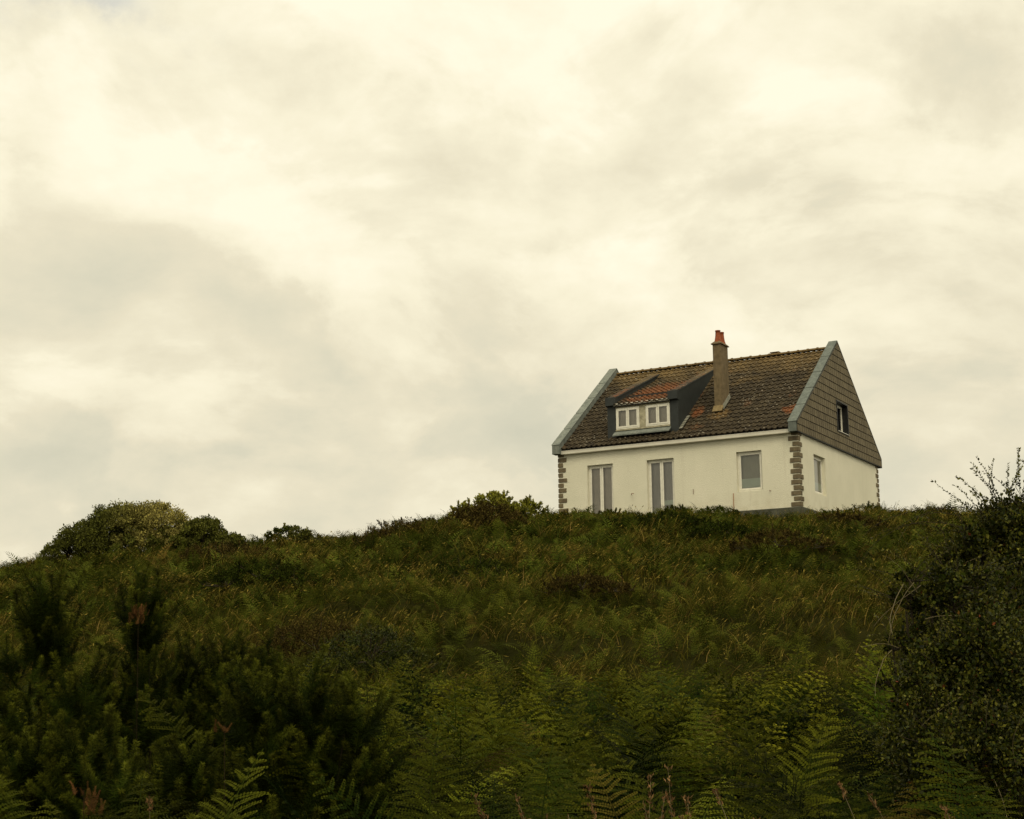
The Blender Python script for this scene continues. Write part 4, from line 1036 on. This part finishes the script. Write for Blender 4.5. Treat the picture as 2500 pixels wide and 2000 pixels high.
# rust coloured dead shoots
def dead_sprig(px, y, ztop, hgt, label, n=26):
    p = spot(px, y); root = empty('dead_gorse_sprig', (p.x, p.y, p.z)); tag(root, label, 'dead sprig', 'dead rust coloured sprigs')
    P = np.stack([rng.normal(0, .022, n), rng.normal(0, .02, n), ztop - p.z - hgt + rng.random(n) * (hgt - .06)], -1)
    V, T = scatter(SHOOTS, P, rng.normal(0, .35, n), rng.normal(0, .35, n), rng.uniform(0, 6.28, n), rng.uniform(.10, .20, n), rng.random(n), rng.uniform(.55, 1.0, n)); quads_obj('foliage', V, T, GORSE, root)
    mb = MB(); mb.tube([(0, 0, 0), (.02, 0, (ztop - p.z) * .5), (0, 0, ztop - p.z - .05)], [.0018, .0015, .001], 5); mb.build('stem', plain('dark_stem', (.03, .02, .012), .9, .1), root)
dead_sprig(232, 4.6, EYE + 4.6 * -.048, .13, 'short rust brown dead sprig low in the left foreground', 14)
dead_sprig(560, 6.0, EYE + 6.0 * -.010, .12, 'upright rust red twig between gorse bushes left of the ferns', 3)
dead_sprig(345, 7.5, EYE + 7.5 * .064, .13, 'compact orange brown dead shoot head on the columnar gorse bush', 34)
0 and dead_sprig(120, 6.4, EYE + 6.4 * .020, .22, 'scattered brown dead gorse shoots at the left edge', 6)

# bracken ferns that stand out -------------------------------------------------------------
def fern(px, y, top_py, label, nf=5, spreadr=1.0, rz0=None, sc=None, temps=None):
    p = spot(px, y); root = empty('bracken_fern', (p.x, p.y, p.z)); tag(root, label, 'fern', 'bracken ferns in the foreground')
    zt_ = EYE + ray_a(px, top_py)[1] * y - p.z
    s = sc or max(.7, min(1.8, zt_ * 1.12))
    for k in range(nf):
        i = rng.integers(0, len(HI)); Q, T = HI[i]; a = (k - (nf - 1) / 2) * spreadr * .8 + rng.normal(0, .12) + (rz0 or 0) * .3
        V, TT = scatter([(Q, T)], np.array([[0, 0, 0.]]), np.array([rng.normal(0, .06)]), np.array([rng.normal(0, .1)]), np.array([a]), np.array([s * rng.uniform(.78, .95)]), np.array([.20 + .45 * rng.random()]), np.array([0.0]))
        TT[:, 1] *= .8; quads_obj('frond', V, TT, FERN, root)
    return root
FL = [(1060, 7.6, 1575, 'bracken fern with yellow tips at the left of the fern bed top', 5, 1.2, None), (1160, 8.0, 1568, 'tallest bracken fern at the centre left of the bed, yellow curled tip', 5, 1.2, None),
      (1290, 8.2, 1570, 'upright bracken fern in the middle of the bed top', 5, 1.2, None), (1395, 7.4, 1585, 'bracken fern with an orange brown curled top near the middle', 5, 1.2, None),
      (1480, 8.4, 1585, 'bracken fern reaching up below the right glass door', 5, 1.2, None), (1650, 8.0, 1590, 'bracken fern on the bed top below the square window', 5, 1.2, None),
      (1960, 6.2, 1665, 'pale backlit fern frond fanning to the right of the bed', 4, .7, -1.2), (1780, 5.2, 1700, 'broad fern with combed pale fronds right of the middle', 5, .8, -1.0),
      (1560, 4.9, 1760, 'large arching fern in the centre foreground', 5, .9, .4), (1240, 4.9, 1740, 'spreading fern in the centre left foreground', 5, .9, .9), (1010, 5.2, 1735, 'wide dark fern left of the centre foreground', 5, .9, 1.4),
      (860, 5.8, 1640, 'lone arching frond above the left end of the fern bed', 2, .9, -1.2), (690, 6.9, 1570, 'fern rising behind the bushy gorse', 4, .7, .2),
      (200, 4.7, 1700, 'fern with two long drooping fronds at the left', 3, 1.6, 2.6), (130, 4.8, 1830, 'fern arching over at the lower left', 4, .9, 1.5), (400, 4.5, 1775, 'fern with fanned fronds in the lower left dark hollow', 4, .6, -1.6),
      (60, 4.4, 1930, 'small fern in the bottom left corner', 4, 1.0, 0.3), (250, 4.4, 1930, 'light fern frond pointing right at the bottom left', 3, .8, -.9),
      (2430, 4.9, 1640, 'fern with feathery fronds at the right edge below the thorn bush', 5, .8, .9), (2330, 4.6, 1760, 'pale fern fronds low in front of the thorn bush', 4, .9, .2), (1130, 4.6, 1850, 'fern arching across the bottom of the picture left of centre', 4, 1.0, .8),
      (1640, 4.6, 1840, 'fern fanned low at the bottom of the picture right of centre', 4, .9, -.8), (2080, 5.0, 1780, 'dark fern right of the combed fronds', 4, 1.0, 0), (1400, 4.4, 1900, 'fern frond tip at the bottom centre edge', 3, 1.0, -1.0)]
for a in FL: fern(a[0], a[1], a[2], a[3], a[4], a[5], a[6])

# thorn bushes on the right -------------------------------------------------------------
def thorn_bush(name, label, px, y, lobes, n, size, nsh, shl, seed, extra=(), cane=(), mat=LEAFD, tipfn=None, py=1400, dead=0):
    p = spot(px, y, py); root = empty(name, (p.x, p.y, p.z)); tag(root, label, 'bush', 'thorny bushes on the right')
    V, T = cloud_leaves(lobes, n, size, .30, .3, tipfn or (lambda P, C, o, r: (r.random(len(P)) ** 2) * .85), .55, aspect=.62)
    T = T.copy(); q = np.repeat((rng.random(len(T) // 4) < .015) * rng.random(len(T) // 4), 4); T[:, 3] = q
    r = random.Random(seed); paths = []
    for k in range(nsh):
        cx, cy, cz, rx, ry, rz = lobes[r.randrange(len(lobes))]; an = r.uniform(.2, math.pi - .1)
        b = (cx + math.cos(an) * rx * .8, cy + r.uniform(-.6, .3) * ry, cz + math.sin(an) * rz * .8)
        paths.append(twig(b, (math.cos(an), r.uniform(-.4, .1), math.sin(an) + .2), shl * r.uniform(.5, 1.2), r, .6, 8, .3))
    for b, d, ln, bend, grav in extra: paths.append(twig(b, d, ln, r, bend, 10, grav))
    V2, T2 = twig_leaves(paths, size * .72, 2, .8, .05, .55, 1.0, tip=.9); V = np.concatenate([V, V2]); T = np.concatenate([T, T2])
    quads_obj('foliage', V, T, mat, root)
    mb = MB(); inner_mass(mb, lobes); sprigs(mb, paths, .0017)
    lc = [Vector(l_[:3]) for l_ in lobes]; near = lambda v: min(lc, key=lambda c_: (c_ - Vector(v)).length)
    for pp in paths: mb.tube([near(pp[0]), pp[0]], [.003, .0017], 4)
    mb.build('branches', STEM, root)
    mb = MB(); canes = 0
    for b, d, ln, bend, grav in cane:
        pts = twig(b, d, ln, r, bend, 14, grav); mb.tube([near(pts[0]), pts[0]], [.003, .002], 4); mb.tube(pts, [.0020 * (1 - .05 * i) for i in range(len(pts))], 5); canes += 1
    if canes: mb.build('bare_cane', STEM, root)
    if dead:
        mb = MB(); 
        for k in range(dead):
            cx, cy, cz, rx, ry, rz = lobes[r.randrange(len(lobes))]
            b = (cx + r.uniform(-.8, .8) * rx, cy - ry * .95, cz + r.uniform(-.5, .6) * rz); pts = twig(b, (r.uniform(-1, 1), -.2, r.uniform(-.6, .9)), r.uniform(.15, .4), r, .8, 7, .4)
            mb = MB(); mb.tube(pts, [.0016 * (1 - .08 * i) for i in range(len(pts))], 5)
            mb.build('bare_twig', STEM_P, root)
    return root
def zt_at(px, py, y): return EYE + ray_a(px, py)[1] * y
Y0 = 7.0
b0 = spot(2440, Y0, 1400)
def lobe(px, py, y, rx, rz, base, ry=None):
    return (ray_a(px, py)[0] * y - base.x, y - base.y, zt_at(px, py, y) - base.z, rx, ry or rx, rz)
A_ = [lobe(2470, 1300, Y0, .17, .15, b0), lobe(2400, 1370, Y0, .17, .15, b0), lobe(2490, 1400, Y0, .24, .24, b0), lobe(2400, 1470, Y0, .15, .16, b0), lobe(2470, 1560, Y0 - .2, .22, .26, b0), lobe(2530, 1270, Y0, .15, .15, b0), lobe(2330, 1400, Y0, .09, .09, b0), lobe(2480, 1680, Y0 - .2, .25, .28, b0), lobe(2420, 1800, Y0 - .3, .28, .28, b0)]
def ex(px, py, dxz, ln, bend=.4, grav=.2, y=Y0): 
    v = (ray_a(px, py)[0] * y - b0.x, y - b0.y, zt_at(px, py, y) - b0.z); return (v, (dxz[0], -.05, dxz[1]), ln, bend, grav)
thorn_bush('hawthorn_bush', 'tall dark hawthorn bush with sparse leafy shoots rising into the sky at the right edge', 2440, Y0, A_, 30000, .021, 90, .20, 5,
           extra=[ex(2440, 1230, (-.35, 1), .24), ex(2450, 1230, (-.6, .9), .26), ex(2400, 1260, (-1, .55), .30, .3, .0), ex(2390, 1250, (-1, .35), .26), ex(2430, 1220, (-.25, 1), .20), ex(2480, 1190, (.2, 1), .2), ex(2490, 1200, (-.1, 1), .22), ex(2410, 1230, (-.7, .8), .2),
                  ex(2340, 1260, (-1, .55), .40, .3, 1.5), ex(2300, 1290, (-1, .30), .45, .3, .9), ex(2360, 1300, (-1, .1), .2), ex(2460, 1210, (.4, 1), .2), ex(2495, 1220, (0, 1), .2), ex(2450, 1250, (-.45, 1), .26, .3, .0), ex(2470, 1230, (-.2, 1), .2, .3, .0), ex(2420, 1270, (-.8, .7), .30, .3, .2), ex(2400, 1300, (-1, .5), .34, .3, .3), ex(2500, 1230, (-.1, 1), .18, .3, 0), ex(2380, 1300, (-1, .25), .28, .3, .4), ex(2430, 1240, (-.1, 1), .2, .3, 0)], dead=9, cane=[ex(2340, 1250, (-1, .55), .50, .2, 1.9), ex(2350, 1290, (-1, .35), .62, .2, 1.2), ex(2330, 1240, (-1, .2), .3, .2, .6)])
b1 = spot(2230, 6.2, 1500)
def lobe1(px, py, rx, rz, y=6.2): return lobe(px, py, y, rx, rz, b1)
b0_ = b0
B_ = [lobe1(2325, 1430, .12, .10), lobe1(2270, 1500, .11, .11), lobe1(2355, 1520, .18, .17), lobe1(2245, 1590, .10, .12), lobe1(2375, 1640, .19, .2, 5.9), lobe1(2265, 1700, .13, .15, 5.9), lobe1(2445, 1500, .16, .2, 6.4), lobe1(2205, 1470, .06, .05), lobe1(2175, 1590, .07, .06), lobe1(2215, 1420, .05, .04), lobe1(2185, 1690, .07, .08), lobe1(2285, 1800, .18, .18, 6.0), lobe1(2385, 1780, .2, .2, 6.0), lobe1(2315, 1930, .2, .2, 6.0)]
thorn_bush('bramble_bush', 'lower dark bramble bush left of the hawthorn with pale bare twigs', 2230, 6.2, B_, 27000, .019, 120, .22, 6, dead=10, tipfn=lambda P, C, o, r: (r.random(len(P)) ** 2.2) * .75)
b2 = spot(2450, 5.8, 1700)
C_ = [lobe(2440, 1640, 5.9, .22, .22, b2), lobe(2330, 1700, 5.9, .18, .2, b2), lobe(2480, 1760, 5.8, .22, .24, b2), lobe(2300, 1830, 5.7, .2, .2, b2), lobe(2400, 1900, 5.6, .24, .24, b2), lobe(2500, 1900, 5.6, .2, .24, b2)]
thorn_bush('bramble_bush', 'very dark bramble thicket in the lower right corner behind the ferns', 2450, 5.8, C_, 24000, .016, 50, .14, 8, dead=8, py=1700)

# dry stalks -------------------------------------------------------------
def stalks(px, y, top, n, label, spread=.10, headlen=.09, name='dry_seed_stalks', bend=.5, mat=SEED):
    p = spot(px, y); root = empty(name, (p.x, p.y, p.z)); tag(root, label, 'dry grass', 'dry seed stalks in the foreground')
    r = random.Random(px + 3); mb = MB(); Ps, Ds, Ls, Ws = [], [], [], []
    for k in range(n):
        b = Vector((r.uniform(-spread, spread), r.uniform(-spread, spread), 0)); h = top - p.z - r.uniform(0, .16)
        d = (r.uniform(-.22, .22) * bend * 2, r.uniform(-.1, .1), 1); pts = twig(b, d, h * 1.03, r, bend * .6, 8)
        mb = MB(); mb.tube(pts, [.0015 * (1 - .07 * i) for i in range(len(pts))], 4); st = mb.build('stem', STEM_P, root)
        e = (pts[-1] - pts[-2]).normalized(); Ps, Ds, Ls, Ws = [], [], [], []
        for q in range(40):
            u = r.random(); c_ = pts[-1] - e * (headlen * (1 - u)) ; Ps.append(c_ + Vector((r.gauss(0, .004), r.gauss(0, .004), 0))); Ds.append((e + Vector((r.gauss(0, .5), r.gauss(0, .5), r.gauss(0, .2)))).normalized()); Ls.append(r.uniform(.007, .016)); Ws.append(r.uniform(.003, .006))
        Ps, Ds = np.array(Ps), np.array(Ds); Q = leaf_quads(Ps, Ds, nrm(np.cross(Ds, rng.normal(size=Ds.shape))), np.array(Ls), np.array(Ws), .2)
        quads_obj('seed_head', Q.reshape(-1, 3), tint_of(len(Ps), rng.random(len(Ps)), rng.random(len(Ps)) * .5), mat, st)
stalks(1580, 3.6, zt_at(1580, 1850, 3.6), 5, 'rust brown seed stalks at the bottom, leftmost cluster', .05)
stalks(1640, 3.5, zt_at(1640, 1825, 3.5), 4, 'tall brown dock like stalk with a dense seed head', .05, .12)
stalks(1700, 3.5, zt_at(1700, 1900, 3.5), 8, 'dense cluster of rusty seed heads at the bottom right of centre', .09, .10)
stalks(1830, 3.6, zt_at(1830, 1910, 3.6), 3, 'three thin brown seed stalks right of the dense cluster', .10, .08)
stalks(2150, 4.0, zt_at(2170, 1840, 4.0), 3, 'thin tan grass stalk with a small tuft below the bramble', .06, .05, bend=.9)
stalks(2470, 4.0, zt_at(2440, 1840, 3.9), 4, 'pale yellow drooping grass heads near the right edge', .12, .10, bend=1.0)
stalks(2330, 3.9, zt_at(2350, 1800, 3.9), 4, 'long bare yellowish grass stems crossing the lower right', .2, .04, bend=1.2)
stalks(560, 4.4, zt_at(560, 1950, 4.4), 4, 'tuft of brown flower heads at the bottom left of centre', .05, .04)
def one_leaf():
    p = spot(1070, 21.5, 1495); root = empty('dead_fern_leaf', (p.x, p.y, p.z)); tag(root, 'single orange dead fern leaf on the hillside', 'dead leaf')
    zc = zt_at(1070, 1497, 21.5) - p.z
    V, T = scatter([MID[0]], np.array([[0, 0, zc - .1]]), np.array([.2]), np.array([.1]), np.array([2.0]), np.array([.32]), np.array([1.0]), np.array([1.0]))
    mt = foliage('orange_dead_leaf', (.26, .075, .03), (.30, .09, .035), (.30, .09, .035), (.30, .09, .035), .2, .1, .8)
    quads_obj('leaf', V, T, mt, root); mb = MB(); mb.tube([(0, 0, -.05), (0, .02, zc - .08)], [.006, .004], 5); mb.build('stem', STEM, root)
one_leaf()
